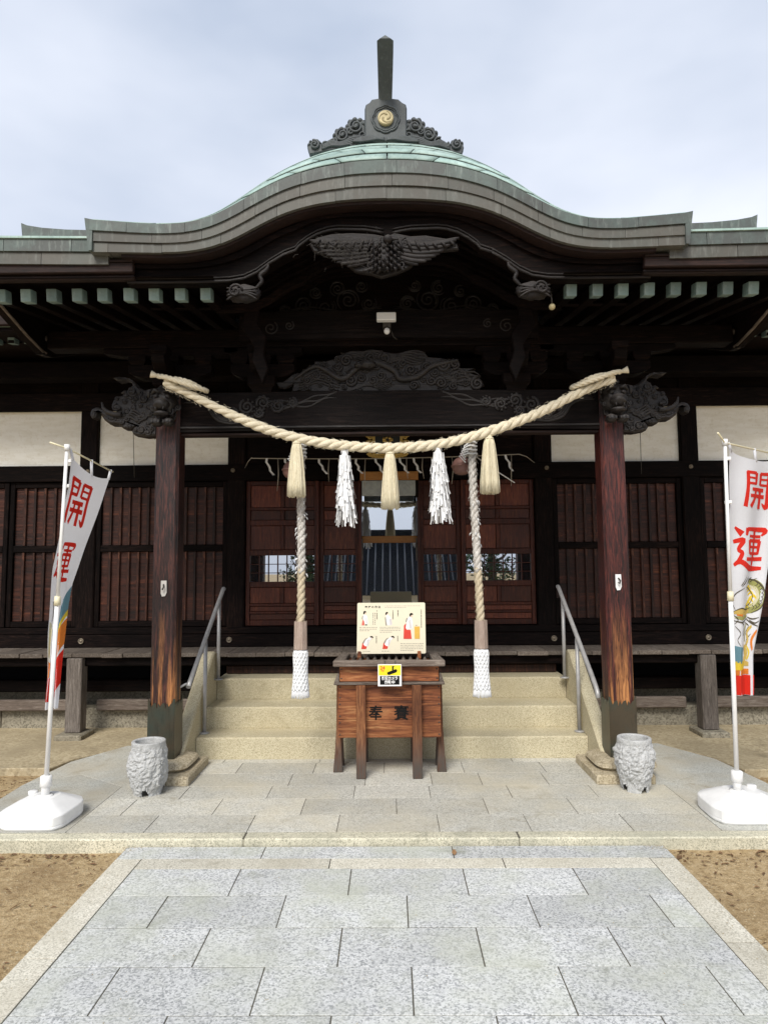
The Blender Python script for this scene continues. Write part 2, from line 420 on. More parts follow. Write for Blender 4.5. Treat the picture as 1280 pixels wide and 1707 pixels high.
def inst(me, name, parent, loc, scale=(1, 1, 1), rot=(0, 0, 0)):
    o = bpy.data.objects.new(name, me); COL.objects.link(o); adopt(o, parent); o.location = loc; o.scale = scale; o.rotation_euler = rot; return o
def tess(pts):
    from mathutils.geometry import tessellate_polygon
    return [tuple(t) for t in tessellate_polygon([[Vector((p[0], p[1], 0)) for p in pts]])]
def inset(pts, b):
    n = len(pts); A = sum(pts[i][0]*pts[(i+1) % n][1]-pts[(i+1) % n][0]*pts[i][1] for i in range(n)); sg = 1 if A > 0 else -1
    out = []
    for i in range(n):
        p0, p, p1 = (Vector(pts[i-1][:2]), Vector(pts[i][:2]), Vector(pts[(i+1) % n][:2]))
        a = (p-p0).normalized(); c = (p1-p).normalized(); n1 = Vector((-a.y, a.x))*sg; n2 = Vector((-c.y, c.x))*sg
        m = n1+n2; m = m.normalized() if m.length > 1e-6 else n1
        k = b/max(.5, m.dot(n1)); out.append((p.x+m.x*k, p.y+m.y*k))
    return out
def lerp(a, b, t): return a+(b-a)*t
def interp(pts, x):
    if x <= pts[0][0]: return pts[0][1]
    for (x0, y0), (x1, y1) in zip(pts, pts[1:]):
        if x <= x1: return lerp(y0, y1, (x-x0)/(x1-x0))
    return pts[-1][1]
def smooth_line(pts, n=6):
    # Catmull-Rom through the points
    P = [Vector(p) for p in pts]; out = []
    for i in range(len(P)-1):
        p0, p1, p2, p3 = P[max(i-1, 0)], P[i], P[i+1], P[min(i+2, len(P)-1)]
        for k in range(n):
            t = k/n; out.append(.5*((2*p1)+(p2-p0)*t+(2*p0-5*p1+4*p2-p3)*t*t+(3*p1-p0-3*p2+p3)*t**3))
    out.append(P[-1]); return out
def spiral(cx, cz, r0, turns=1.6, a0=0., d=1, r1=.12, n=22):
    return [(cx+math.cos(a0+d*t/n*turns*2*PI)*lerp(r0, r0*r1, t/n), cz+math.sin(a0+d*t/n*turns*2*PI)*lerp(r0, r0*r1, t/n)) for t in range(n+1)]
def inside(p, poly):
    c = False; n = len(poly)
    for i in range(n):
        (x0, y0), (x1, y1) = poly[i], poly[i-1]
        if (y0 > p[1]) != (y1 > p[1]) and p[0] < (x1-x0)*(p[1]-y0)/(y1-y0+1e-12)+x0: c = not c
    return c
def text_polys(txt, size, bold=0., res=3):
    cu = bpy.data.curves.new('t', 'FONT'); cu.body = txt; cu.size = size; cu.offset = bold; cu.resolution_u = res
    cu.align_x = 'CENTER'; cu.align_y = 'CENTER'
    o = bpy.data.objects.new('t', cu); COL.objects.link(o)
    bpy.context.view_layer.update()
    me = o.evaluated_get(bpy.context.evaluated_depsgraph_get()).to_mesh()
    V = [(v.co.x, v.co.y) for v in me.vertices]; Fc = [tuple(p.vertices) for p in me.polygons]
    bpy.data.objects.remove(o); bpy.data.curves.remove(cu); return V, Fc
# ================================================================== THE SETTING
rng = random.Random(11)
# ---- ground: one sheet, the yard falls away behind the camera towards the lower gate
def ground_z(x, y):
    z = -.035+.012*mnoise.noise(Vector((x*1.3, y*1.3, 0)))+.006*mnoise.noise(Vector((x*6, y*6, 3)))
    if y < -5.5: z -= 1.6*min(1, (-5.5-y)/1.2)
    return z
ys = [-400, -120, -40, -16, -9, -7, -6.7, -6.1, -5.5, -4, -2]+[i*.07 for i in range(0, 86)]+[6.2, 7, 9, 14, 40, 120, 500]
xs = [-500, -150, -50, -20, -10, -6]+[i*.07-4.6 for i in range(0, 132)]+[6, 10, 20, 50, 150, 500]
g = MB(); nx = len(xs)
g.add([(x, y, ground_z(x, y) if abs(x) < 8 else ground_z(8, y)) for y in ys for x in xs],
      [(j*nx+i, j*nx+i+1, (j+1)*nx+i+1, (j+1)*nx+i) for j in range(len(ys)-1) for i in range(nx-1)], True)
g.build('ground', 'dirt', None, kind='structure')

# ---- the paved path in front
bed = MB().box(-1.575, 1.60, -3.0, 4.125, -.12, -.0035, .001)
path = bed.build('stone_path', 'joint_soil', None, kind='structure')
def slab(x0, x1, y0, y1, z1, mat, parent, name='paving_slab', g=.0029, th=.05, bev=.0012):
    z1 += rng.uniform(-.0012, .0012)
    return MB().box(x0+g, x1-g, y0+g, y1-g, z1-th, z1, bev).build(name, mat, parent)
XL, XR = -1.425, 1.45
for k in range(22):
    y1 = 3.826-.3035*k; y0 = y1-.3035
    off = -.83 if k % 2 == 0 else -1.135
    js = [XL]+[off+.604*i+rng.uniform(-.006, .006) for i in range(-1, 6) if XL+.05 < off+.604*i < XR-.05]+[XR]
    for a, b in zip(js, js[1:]): slab(a, b, y0, y1, 0, 'granite_path', path)
for a, b in zip((XL, -.35, .62), (-.35, .62, XR)): slab(a, b, 3.826, 3.955, 0, 'granite_border', path, 'border_slab')
for a, b in zip((XL-.15, -.75, .35), (-.75, .35, XR+.15)): slab(a, b, 3.955+.02*0, 4.122, -.001, 'granite_path', path, 'border_slab')
for x0, x1 in ((XL-.15, XL), (XR, XR+.15)):
    yy = 3.952
    while yy > -2.8:
        L = rng.uniform(.85, 1.0); slab(x0, x1, yy-L, yy, 0, 'granite_border', path, 'border_slab'); yy -= L

# ---- raised granite platform before the stairs, with its kerb
plat_pts = [(-2.74, 4.14), (2.74, 4.14), (2.76, 5.15), (2.68, 5.75), (2.40, 6.25), (-2.40, 6.25), (-2.62, 5.80), (-2.72, 5.2)]
plat = MB().prism(plat_pts, -.1, .0362, 'xy').build('platform', 'joint_soil', None, kind='structure')
kx = [-3.9, -2.5, -.888, .755, 2.35, 3.9]
for a, b in zip(kx, kx[1:]): slab(a, b, 4.13, 4.235, .04, 'granite_kerb', plat, 'kerb_stone', g=.0016, th=.12, bev=.008)
rows = [(4.235, 4.521, [-1.52, -.89, -.34, .29, .85, 1.47]), (4.521, 4.83, [-1.78, -1.18, -.6, .03, .63, 1.21]),
        (4.83, 5.101, [-1.49, -.88, -.27, .27, .84, 1.44]), (5.101, 5.407, [-1.5, -.77, -.20, .30, .67, 1.16]),
        (5.407, 5.70, [-1.23, -.62, -.06, .57, 1.21]), (5.70, 5.80, [-1.4, -.6, .2, 1.0])]
for y0, y1, js in rows:
    js = [-2.0 if y0 < 4.9 else -1.63]+js+[2.0 if y0 < 4.9 else 1.63]
    for a, b in zip(js, js[1:]): slab(a, b, y0, y1, .04, 'granite_platform', plat, g=.0022, th=.04, bev=.001)
# smooth side slabs of the platform, left and right
for sx in (-1, 1):
    for q, pts in enumerate(([(2.003, 4.238), (2.742, 4.238), (2.766, 5.15), (2.45, 5.4), (2.003, 5.1)],
                [(1.634, 4.905), (2.0, 4.905), (2.0, 5.105), (2.447, 5.405), (2.763, 5.16), (2.69, 5.76), (2.41, 6.26), (1.634, 6.26)])):
        MB().prism([(sx*x, y) for x, y in pts], .005, .0395, 'xy', .001).build('paving_slab', 'stone_ramp', plat)

# ---- concrete apron round the hall
conc_pts = [(-8, 5.66), (-2.80, 5.62), (-2.72, 5.9), (-2.41, 6.30), (2.41, 6.30), (2.70, 5.9), (2.80, 5.50), (8, 5.5), (8, 7.3), (-8, 7.3)]
MB().prism(conc_pts, -.1, .026, 'xy', .006).build('concrete_apron', 'concrete', None, kind='structure')

# ---- dry leaves, twigs and grit on the bare earth
lit = MB(); grit = MB()
for side in (-1, 1):
    for k in range(300):
        t = rng.random(); x = side*rng.uniform(1.62, 2.9)
        y = 4.10-abs(rng.gauss(0, .13))*(1+.6*math.sin(x*7)) if t < .6 else rng.uniform(2.4, 4.1)
        z = ground_z(x, y)+.006; a = rng.uniform(0, 6.28); L = rng.uniform(.005, .022)*(2.2 if rng.random() < .1 else 1); w = L*rng.uniform(.08, .5); h = rng.uniform(.001, .009)
        c, s_ = math.cos(a), math.sin(a)
        lit.add([(x-c*L, y-s_*L, z), (x+s_*w, y-c*w, z+h), (x+c*L, y+s_*L, z+.002), (x-s_*w, y+c*w, z+h*.6)], [(0, 1, 2), (0, 2, 3)])
    for k in range(260):
        x = side*rng.uniform(2.78, 3.6); y = rng.uniform(4.9, 5.6); z = ground_z(x, y)+.004; L = rng.uniform(.006, .02); a = rng.uniform(0, 6.28)
        c, s_ = math.cos(a)*L, math.sin(a)*L
        lit.add([(x-c, y-s_, z), (x+s_*.3, y-c*.3, z+.006), (x+c, y+s_, z+.002)], [(0, 1, 2)])
    for k in range(5200):
        x = side*rng.uniform(1.60, 3.1); y = rng.uniform(1.9, 4.12) if rng.random() < .85 else rng.uniform(4.5, 5.6)
        if y > 4.4 and abs(x) < 2.78: continue
        if mnoise.noise(Vector((x*3, y*3, 1))) < rng.uniform(-.6, .5): continue
        r = rng.uniform(.0018, .0055)*(1.8 if rng.random() < .03 else 1); z = ground_z(x, y)
        grit.add([(x-r, y, z), (x, y-r*rng.uniform(.6, 1.2), z), (x+r, y, z), (x, y+r, z), (x+r*.2, y, z+r*.8)], [(0, 1, 4), (1, 2, 4), (2, 3, 4), (3, 0, 4)])
for k in range(700):      # grains carried onto the stone
    sd_ = rng.choice((-1, 1)); x = sd_*(1.60-abs(rng.gauss(0, .07))) if rng.random() < .6 else rng.uniform(-1.4, 1.4); y = rng.uniform(2.2, 4.1) if rng.random() < .6 else 4.118-abs(rng.gauss(0, .03))
    r = rng.uniform(.0012, .0035); z = .0012
    grit.add([(x-r, y, z), (x, y-r, z), (x+r, y, z), (x, y+r, z), (x+r*.2, y, z+r*.8)], [(0, 1, 4), (1, 2, 4), (2, 3, 4), (3, 0, 4)])
grit.build('grit', 'concrete', None, kind='stuff', label='fine pale grit scattered over the bare earth')
lit.build('leaf_litter', 'leaf_dry', None, kind='stuff', label='dry leaves and twigs strewn on bare earth beside the kerb')
# a single curled dry leaf on the path
MB().sheet(lambda u, v: (.355+(u-.5)*.03, 4.00+(v-.5)*.035*math.sin(PI*u+.2), .004+.014*abs(u-.5)+.018*v*math.sin(PI*u)), 6, 4).build(
    'dry_leaf', 'leaf_dry', None, label='single curled reddish brown leaf lying on the path before the kerb', category='leaf')

# ================================================================== what the doors mirror: a low tiled gatehouse behind the viewer
gate = thing('gatehouse', 'low gatehouse with dark ribbed tile roof mirrored in the glass door', 'building', (0, -11, -1.6))
MB().box(-2.1, 2.1, -13, -9.3, -1.65, 1.1, .02).build('wall', 'plaster', gate)
E0, E1 = (-8.6, 1.0), (-11.2, 3.1)
rf = MB().add([(-2.5, E0[0], E0[1]), (2.5, E0[0], E0[1]), (2.5, E1[0], E1[1]), (-2.5, E1[0], E1[1]), (2.5, -13.8, 1.0), (-2.5, -13.8, 1.0)], [(0, 1, 2, 3), (3, 2, 4, 5)]).build('roof', 'roof_tile', gate)
tr = MB().tube([(0, E0[0]-0+.02, E0[1]+.01), (0, E1[0], E1[1]+.03)], .03, 8).mesh('tile_ridge'); tr.materials.append(MATS['tile_edge'])
for i in range(19): inst(tr, 'tile_row', rf, (-2.45+i*.272, 0, 0))
MB().box(-2.6, 2.6, -11.4, -11.0, 3.08, 3.45, .05).build('ridge', 'roof_tile', rf)

# trees behind the viewer, seen only as dark shapes in the panes
def tree(x, y, h, r, label, seed):
    t = thing('garden_tree', label, 'tree', (x, y, -1.6)); r_ = random.Random(seed)
    m = MB(); m.tube([(x, y, -1.65), (x+.1, y, h*.4), (x, y+.1, h*.8)], [.22, .15, .04], 8)
    for k in range(6):
        a = r_.uniform(0, 6.28); z = h*r_.uniform(.25, .65); m.tube([(x, y, z), (x+math.cos(a)*r*.4, y+math.sin(a)*r*.4, z+.3), (x+math.cos(a)*r*.7, y+math.sin(a)*r*.7, z+.8)], [.07, .05, .015], 6)
    m.build('trunk', 'bark', t)
    c = MB()
    cl = [(Vector((r_.gauss(0, r*.4), r_.gauss(0, r*.4), r_.uniform(h*.15, h))), r_.uniform(.35, .7)) for _ in range(26)]
    for p, q in cl:
        sc = max(.25, 1-.7*max(0, p.z/h-.3))
        for k in range(70):
            d = Vector((r_.gauss(0, 1), r_.gauss(0, 1), r_.gauss(0, 1))).normalized()*q*r_.uniform(.5, 1); o = Vector((x+p.x*sc, y+p.y*sc, p.z))+d
            u = Vector((r_.gauss(0, 1), r_.gauss(0, 1), r_.gauss(0, .6))).normalized()*.09; w = u.orthogonal().normalized()*.05
            c.add([o-u, o+w, o+u, o-w], [(0, 1, 2, 3)])
    c.build('crown', 'leaf_green', t)
tree(3.6, -10, 4.2, 1.3, 'dark leafy tree mirrored in the panes right of the glass door', 4)
tree(5.6, -12, 5.0, 1.6, 'broad dark tree mirrored in the far right door panes', 5)
tree(-3.3, -12.5, 3.4, .9, 'small dark tree mirrored in the panes left of the glass door', 6)
# ================================================================== THE SHRINE HALL
H = thing('shrine_hall', 'dark timber shrine hall with curved copper porch roof and carved beams', 'shrine', (0, 7, 0))
YW = 7.2
def bx(name, mat, parent, *a, b=.004, **k): return MB().box(*a, b).build(name, mat, parent, **k)

# ---- porch pillars on their stones
for sx in (-1, 1):
    cx = sx*1.785
    hw = .098; c = .022
    oct_ = [(-hw+c, -hw), (hw-c, -hw), (hw, -hw+c), (hw, hw-c), (hw-c, hw), (-hw+c, hw), (-hw, hw-c), (-hw, -hw+c)]
    m = MB(); nz_ = 40; vs = []
    for j in range(nz_+1):
        z = .18+(3.06-.18)*j/nz_
        for (px, py) in oct_:
            q = 1.0-.03*(j/nz_)
            d = .0035*mnoise.noise(Vector((px*9+cx, py*9, z*1.3)))
            vs.append((cx+px*(q+d*8), 5.40+py*(q+d*8), z))
    m.add(vs, [(j*8+k, j*8+(k+1) % 8, (j+1)*8+(k+1) % 8, (j+1)*8+k) for j in range(nz_) for k in range(8)]); m.add(vs[-8:], [tuple(range(8))])
    pil = m.build('pillar', 'wood_pillar' if sx < 0 else 'wood_pillar_red', H)
    # copper sheath with a scalloped top edge, one plate on each face
    for f in range(4):
        W_ = .104; top = []
        for i in range(25):
            u = -1+2*i/24; zz = .575+.035*abs(math.sin(u*PI*1.5+.4))**.6+(.03 if abs(u) > .86 else 0)-(.045 if abs(abs(u)-.36) < .05 else 0)
            top.append((u*(W_-.002), zz))
        pts = [(-W_+.002, .18), (W_-.002, .18)]+top[::-1]
        pl = MB().prism(pts, -.1055, -.1005); A = Matrix.Translation((cx, 5.40, 0)) @ Matrix.Rotation(f*PI/2, 4, 'Z')
        pl.v = [tuple(A @ Vector(p)) for p in pl.v]; pl.build('sheath_plate', 'copper_sheath', pil)
    for zz in (.36,):
        pass
    # a pale bracket plate and a hook on the front of the pillar
    zc = 1.505 if sx < 0 else 1.53
    MB().prism([(cx+sx*0-.022, zc-.05), (cx-.012, zc-.075), (cx+.012, zc-.072), (cx+.024, zc-.045), (cx+.022, zc+.05), (cx-.022, zc+.05)], 5.300, 5.294).build('bracket_plate', 'paper_dim' if sx < 0 else 'cotton_white', pil)
    MB().tube([(cx, 5.292, zc+.02), (cx+.008, 5.27, zc), (cx, 5.268, zc-.02), (cx-.006, 5.28, zc-.015)], .006, 6).build('hook', 'iron', pil)
    # stones
    st = MB()
    pr = [(.262, .045), (.275, .06), (.275, .105), (.262, .112)]
    sq = lambda a, z: 1/max(abs(math.cos(a-PI/4)), abs(math.sin(a-PI/4)))/1.0
    MB().box(min(cx-sx*.275, cx+sx*.16), max(cx-sx*.275, cx+sx*.16), 5.10, 5.68, .03, .108, .012).build('base_slab', 'stone_base', H)
    vs = []; prof = [(.20, .106), (.235, .135), (.225, .155), (.165, .181)]
    m = MB(); N8 = 32
    for r, z in prof:
        for k in range(N8):
            a = 2*PI*k/N8; ca, sa = math.cos(a), math.sin(a); p = 5.0
            rr = r/((abs(ca)**p+abs(sa)**p)**(1/p)); vs.append((cx+rr*ca, 5.40+rr*sa, z))
    m.add(vs, [(i*N8+k, i*N8+(k+1) % N8, (i+1)*N8+(k+1) % N8, (i+1)*N8+k) for i in range(3) for k in range(N8)], False); m.add(vs[-N8:], [tuple(range(N8))])
    m.build('base_stone', 'stone_base', H)

# ---- rainbow beam between the pillars
def beam_z(x): return 0.012*math.cos(x/1.7*PI/2)
n_ = 41; bxs = [-1.72+3.44*i/(n_-1) for i in range(n_)]
ko = MB().strip([(x, 3.065+beam_z(x)) for x in bxs], [(x, 2.745+.02*math.cos(x/1.75*PI/2)+(.03*max(0, abs(x)-1.4)/.3*0)) for x in bxs], 5.33, 5.47).build('rainbow_beam', 'wood_beam', H)
MB().box(-1.69, 1.69, 5.352, 5.45, 2.722, 2.7455, .006).build('lower_batten', 'wood_eave_board', ko)
MB().box(-1.69, 1.69, 5.318, 5.3295, 2.775, 2.79, .004).build('edge_moulding', 'wood_carved', ko)
def relief(mb, line, y, r, n=6, bulge=.5):
    L = [(p[0], y, p[1]) for p in line]; mb.tube(L, r, n, True, bulge)
def taper(n, r, p=.6, e=.25): return [r*(e+(1-e)*math.sin(PI*min(1, (i+.7)/(n)))**p) for i in range(n)]
rl = random.Random(3)
for sx in (-1, 1):
    m = MB()
    # big arc that sweeps from the beam's end and curls, with chrysanthemum and leaves inside
    big = smooth_line([Vector((sx*x, z)) for x, z in ((1.66, 2.99), (1.55, 2.985), (1.47, 2.95), (1.43, 2.89), (1.38, 2.84), (1.28, 2.815), (1.17, 2.83), (1.10, 2.865))], 6)
    for dd in (0, .018, .034):
        relief(m, [(p.x-sx*dd*.7, p.y+dd*.8) for p in big], 5.331, taper(len(big), .0125-.08*dd), 6, 1.0)
    for (cx, cz, r) in ((1.27, 2.885, .055), (1.15, 2.95, .06), (1.02, 2.985, .055), (.90, 2.955, .05), (.78, 2.98, .04), (1.38, 2.93, .035), (1.05, 2.90, .04)):
        sp = spiral(sx*cx, cz, r, 1.8, rl.uniform(0, 6), rl.choice((-1, 1))); relief(m, sp, 5.331, [lerp(.0135, .008, i/len(sp)) for i in range(len(sp))], 6, 1.2)
        for k in range(9):
            a = k/9*2*PI; q = r*1.02
            relief(m, [(sx*cx+math.cos(a)*q*.75, cz+math.sin(a)*q*.75), (sx*cx+math.cos(a)*q*1.12, cz+math.sin(a)*q*1.12)], 5.331, [.009, .013], 5, 1.1)
    for k in range(5):
        z0 = 3.035-.012*k
        w = [(sx*lerp(1.05, .42, t/24), z0-.05*math.sin(t/24*PI*1.3)-.012*math.sin(t/24*PI*5+k)) for t in range(25)]
        if k in (0, 2, 4): relief(m, w, 5.331, taper(25, .009), 6, 1.0)
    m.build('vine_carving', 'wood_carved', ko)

# ---- carved beast heads thrusting sideways from the pillars, and lion heads facing forward
S = lambda zx, zy: (140+zx/4.267, 600+zy/4.267)
SURVEY = (Matrix.Rotation(R(.50), 4, 'Z') @ Matrix.Rotation(R(94.8), 4, 'X') @ Matrix.Rotation(R(-.40), 4, 'Z')).to_3x3()
def px2(px, py, Y):  # measured outline points turned into metres (x, z) on the upright plane at depth Y
    vx = (px-640)/1118; vy = -(py-853.5)/1118
    d = SURVEY @ Vector((vx, vy, -1)); t = Y/d.y
    return (d.x*t, 1.64+d.z*t)
ol = [(525, 540), (440, 548), (360, 535), (343, 508), (366, 478), (330, 492), (285, 490), (250, 462), (190, 460), (150, 430), (128, 395), (135, 372), (95, 372), (88, 405), (62, 418), (52, 395), (70, 362), (110, 348),
      (160, 372), (205, 392), (240, 375), (215, 350), (200, 320), (215, 290), (250, 262), (300, 250), (262, 235), (290, 215), (330, 228), (318, 200), (350, 185), (345, 160), (300, 140), (240, 152), (208, 128), (250, 122), (330, 132), (370, 165), (400, 200), (440, 215), (480, 230), (525, 250)]
beast2d = [px2(*S(*p), 5.36) for p in ol]
def beast():
    m = MB(); m.prism(beast2d, 5.34, 5.46, 'xz', .014)
    bm_ = random.Random(5)
    xs_ = [p[0] for p in beast2d]; zs_ = [p[1] for p in beast2d]
    k = 0; tries = 0; placed = []
    while k < 30 and tries < 900:
        tries += 1
        c = (bm_.uniform(min(xs_), max(xs_)), bm_.uniform(min(zs_), max(zs_))); r = bm_.uniform(.018, .045)
        if all(inside((c[0]+math.cos(a)*r*.8, c[1]+math.sin(a)*r*.8), beast2d) for a in (0, 1.57, 3.14, 4.71)) and all(math.hypot(c[0]-q[0], c[1]-q[1]) > (r+q[2])*.8 for q in placed):
            placed.append((*c, r)); k += 1
            for y in (5.335, 5.465):
                sp = spiral(c[0], c[1], r, 1.7, bm_.uniform(0, 6.3), bm_.choice((-1, 1)))
                m.tube([(p[0], y-(.012*i/len(sp) if y < 5.4 else -.012*i/len(sp)), p[1]) for i, p in enumerate(sp)], [lerp(r*.26, r*.13, i/len(sp)) for i in range(len(sp))], 6)
            m.blob((c[0], 5.345, c[1]), (r*.75, .026, r*.75), k, .2, 6)
    for a in range(4):   # flowing mane lines along the jaw
        pts = [(p[0]+.02*a*.6, p[1]+.018*a) for p in (px2(*S(q, w), 5.36) for q, w in ((150, 415), (210, 440), (280, 445), (330, 410), (400, 440), (470, 400), (515, 420)))]
        pts = smooth_line([Vector(p) for p in pts], 5); relief(m, [(p.x, p.y) for p in pts], 5.333, taper(len(pts), .0105), 6, .9)
    tusk = [px2(*S(q, w), 5.36) for q, w in ((140, 308), (150, 345), (180, 378), (225, 395), (285, 396))]
    m.tube([(p[0], 5.325-.004*i, p[1]) for i, p in enumerate(tusk)], [.006, .013, .018, .021, .020], 8)
    snout = [px2(*S(q, w), 5.36) for q, w in ((62, 400), (66, 370), (95, 355), (135, 368), (180, 400), (240, 420))]
    m.tube([(p[0], 5.36, p[1]) for p in smooth_line([Vector(p) for p in snout], 4)], [.017]*5+[.020]*8+[.028]*8, 8)
    eye = px2(*S(262, 350), 5.36); m.blob((eye[0], 5.325, eye[1]), .017, 3, .05, 6)
    ear = [px2(*S(q, w), 5.36) for q, w in ((395, 300), (385, 330), (400, 330), (410, 315))]
    return m
bl = beast()
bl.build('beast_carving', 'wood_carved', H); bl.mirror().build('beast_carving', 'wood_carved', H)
def lion(sx):
    m = MB(); cx = sx*1.785; r2 = random.Random(8)
    # head in front of the pillar top: brow, muzzle, open jaw, curled mane
    m.blob((cx, 5.25, 2.97), (.098, .10, .115), 1, .25, 12)
    m.blob((cx, 5.15, 2.935), (.062, .07, .05), 2, .15, 10)
    m.blob((cx, 5.12, 2.945), (.03, .03, .022), 4, .1, 8)
    m.blob((cx, 5.16, 2.86), (.058, .065, .022), 6, .15, 10)
    for s in (-1, 1):
        m.blob((cx+s*.045, 5.165, 3.0), (.022, .025, .018), 5, .1, 8)
        m.tube([(cx+s*.015, 5.15, 3.03), (cx+s*.05, 5.14, 3.045), (cx+s*.085, 5.17, 3.02)], [.01, .016, .01], 6)
        m.tube([(cx+s*.03, 5.11, 2.905), (cx+s*.03, 5.105, 2.88)], [.008, .003], 6)
        m.tube([(cx+s*.09, 5.22, 3.07), (cx+s*.12, 5.2, 3.05), (cx+s*.115, 5.2, 3.0)], [.012, .02, .01], 6)
        m.blob((cx+s*.045, 5.20, 2.80), (.045, .06, .035), 9, .2, 8)
        for t in range(3): m.tube([(cx+s*(.02+.025*t), 5.16, 2.81), (cx+s*(.02+.025*t), 5.145, 2.785)], [.013, .009], 6)
    for k in range(26):
        a = r2.uniform(0, 2*PI); rad = r2.uniform(.085, .115); c = (cx+math.cos(a)*rad, 2.965+math.sin(a)*rad*1.15)
        sp = spiral(c[0], c[1], r2.uniform(.018, .03), 1.5, r2.uniform(0, 6), r2.choice((-1, 1)))
        y = 5.235+r2.uniform(-.03, .05)
        m.tube([(p[0], y-.012*i/len(sp), p[1]) for i, p in enumerate(sp)], [lerp(.0085, .004, i/len(sp)) for i in range(len(sp))], 6)
    m.box(cx-.07, cx+.07, 5.26, 5.34, 2.84, 3.07, .02)
    return m
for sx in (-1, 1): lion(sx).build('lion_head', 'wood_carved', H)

# ---- bracket sets on the beam
def arm(cx, y0, y1, z0, z1, hw, parent, mat='wood_dark'):
    n = 10; pts = [(cx-hw, z1), (cx-hw, z0+(z1-z0)*.45)]
    for i in range(n+1): t = i/n; pts.append((cx-hw+hw*.42*t, z0+(z1-z0)*.45*(1-math.sin(t*PI/2))))
    pts += [(2*cx-x, z) for x, z in reversed(pts)]
    return MB().prism(pts, y0, y1, 'xz', .004).build('bracket_arm', mat, parent)
def masu(cx, cy, z0, w, h, parent, mat='wood_dark'):
    pr = [(.70, 0), (.72, .1), (.80, .28), (1.0, .45), (1.0, 1.0)]
    m = MB(); vs = []
    for q, t in pr:
        for s_, u in ((-1, -1), (1, -1), (1, 1), (-1, 1)): vs.append((cx+s_*w*q/2, cy+u*w*q/2, z0+h*t))
    m.add(vs, [(i*4+k, i*4+(k+1) % 4, (i+1)*4+(k+1) % 4, (i+1)*4+k) for i in range(4) for k in range(4)]+[(0, 1, 2, 3), (16, 17, 18, 19)])
    return m.build('bearing_block', mat, parent)
for cx, big in ((-1.785, 1), (1.785, 1), (-1.03, 0), (1.03, 0)):
    gp = masu(cx, 5.40, 3.07, .24 if big else .22, .13, H, 'wood_dark'); gp.name = 'bracket_base'
    arm(cx, 5.34, 5.46, 3.20, 3.31, .34 if big else .26, gp)
    hw = .34 if big else .26
    for d in (-hw+.07, 0, hw-.07): masu(cx+d, 5.40, 3.30, .14, .085, gp)
    arm(cx, 5.345, 5.455, 3.385, 3.45, (.55 if big else .32), gp)
    # a nose thrusting forward
    MB().prism([(5.46, 3.20), (5.12, 3.20), (5.06, 3.24), (5.04, 3.30), (5.46, 3.31)], cx-.05, cx+.05, 'yz', .004).build('bracket_nose', 'wood_dark', gp)
    masu(cx, 5.12, 3.30, .13, .08, gp)

# ---- eave purlin, upper beam, gable board
pur = bx('eave_purlin', 'wood_dark', H, -2.80, 2.80, 5.33, 5.48, 3.452, 3.60, b=.008)
for sx in (-1, 1):   # carved end of the purlin
    sp = [(sx*2.79, 3.58), (sx*2.86, 3.55), (sx*2.90, 3.49), (sx*2.88, 3.44), (sx*2.84, 3.45)]
    MB().tube([(p[0], 5.40, p[1]) for p in smooth_line([Vector(p) for p in sp], 4)], .022, 8).build('purlin_end', 'wood_weathered_x', pur)
ub = MB().strip([(x, 3.70+.02*math.cos(x/1.1)) for x in bxs[6:-6]], [(x, 3.47+.02*math.cos(x/1.1)) for x in bxs[6:-6]], 5.26, 5.325).build('upper_beam', 'wood_beam', H)
for sx in (-1, 1):
    for (cx, cz, r) in ((.95, 3.58, .06), (.80, 3.60, .04)):
        m = MB(); sp = spiral(sx*cx, cz, r, 1.6, 1.0, sx); relief(m, sp, 5.261, .006); m.build('scroll_carving', 'wood_carved', ub)
gb = MB().prism([(-1.28, 3.60), (1.28, 3.60), (1.15, 3.80), (.8, 4.1), (.35, 4.24), (-.35, 4.24), (-.8, 4.1), (-1.15, 3.80)], 5.40, 5.44, 'xz').build('gable_board', 'wood_dark', H)
m = MB(); rl = random.Random(31)
for sx in (-1, 1):
    for (cx, cz, r) in ((.16, 3.83, .05), (.33, 3.86, .075), (.52, 3.80, .07), (.70, 3.82, .055), (.42, 3.96, .05), (.22, 3.98, .04), (.86, 3.77, .04), (.60, 3.93, .04)):
        sp = spiral(sx*cx, cz, r, 1.7, rl.uniform(0, 6), sx); relief(m, sp, 5.398, [lerp(.010, .005, i/len(sp)) for i in range(len(sp))], 6, .9)
        relief(m, spiral(sx*cx, cz, r*1.25, .7, rl.uniform(0, 6), sx, .9), 5.398, taper(23, .009), 6, .9)
    for k in range(4):
        w = [(sx*lerp(.05, 1.0, t/20), 3.735+.016*k+.022*math.sin(t/20*PI*3+k*.6)) for t in range(21)]; relief(m, w, 5.398, taper(21, .008), 6, .9)
m.build('cloud_carving', 'wood_carved', gb)

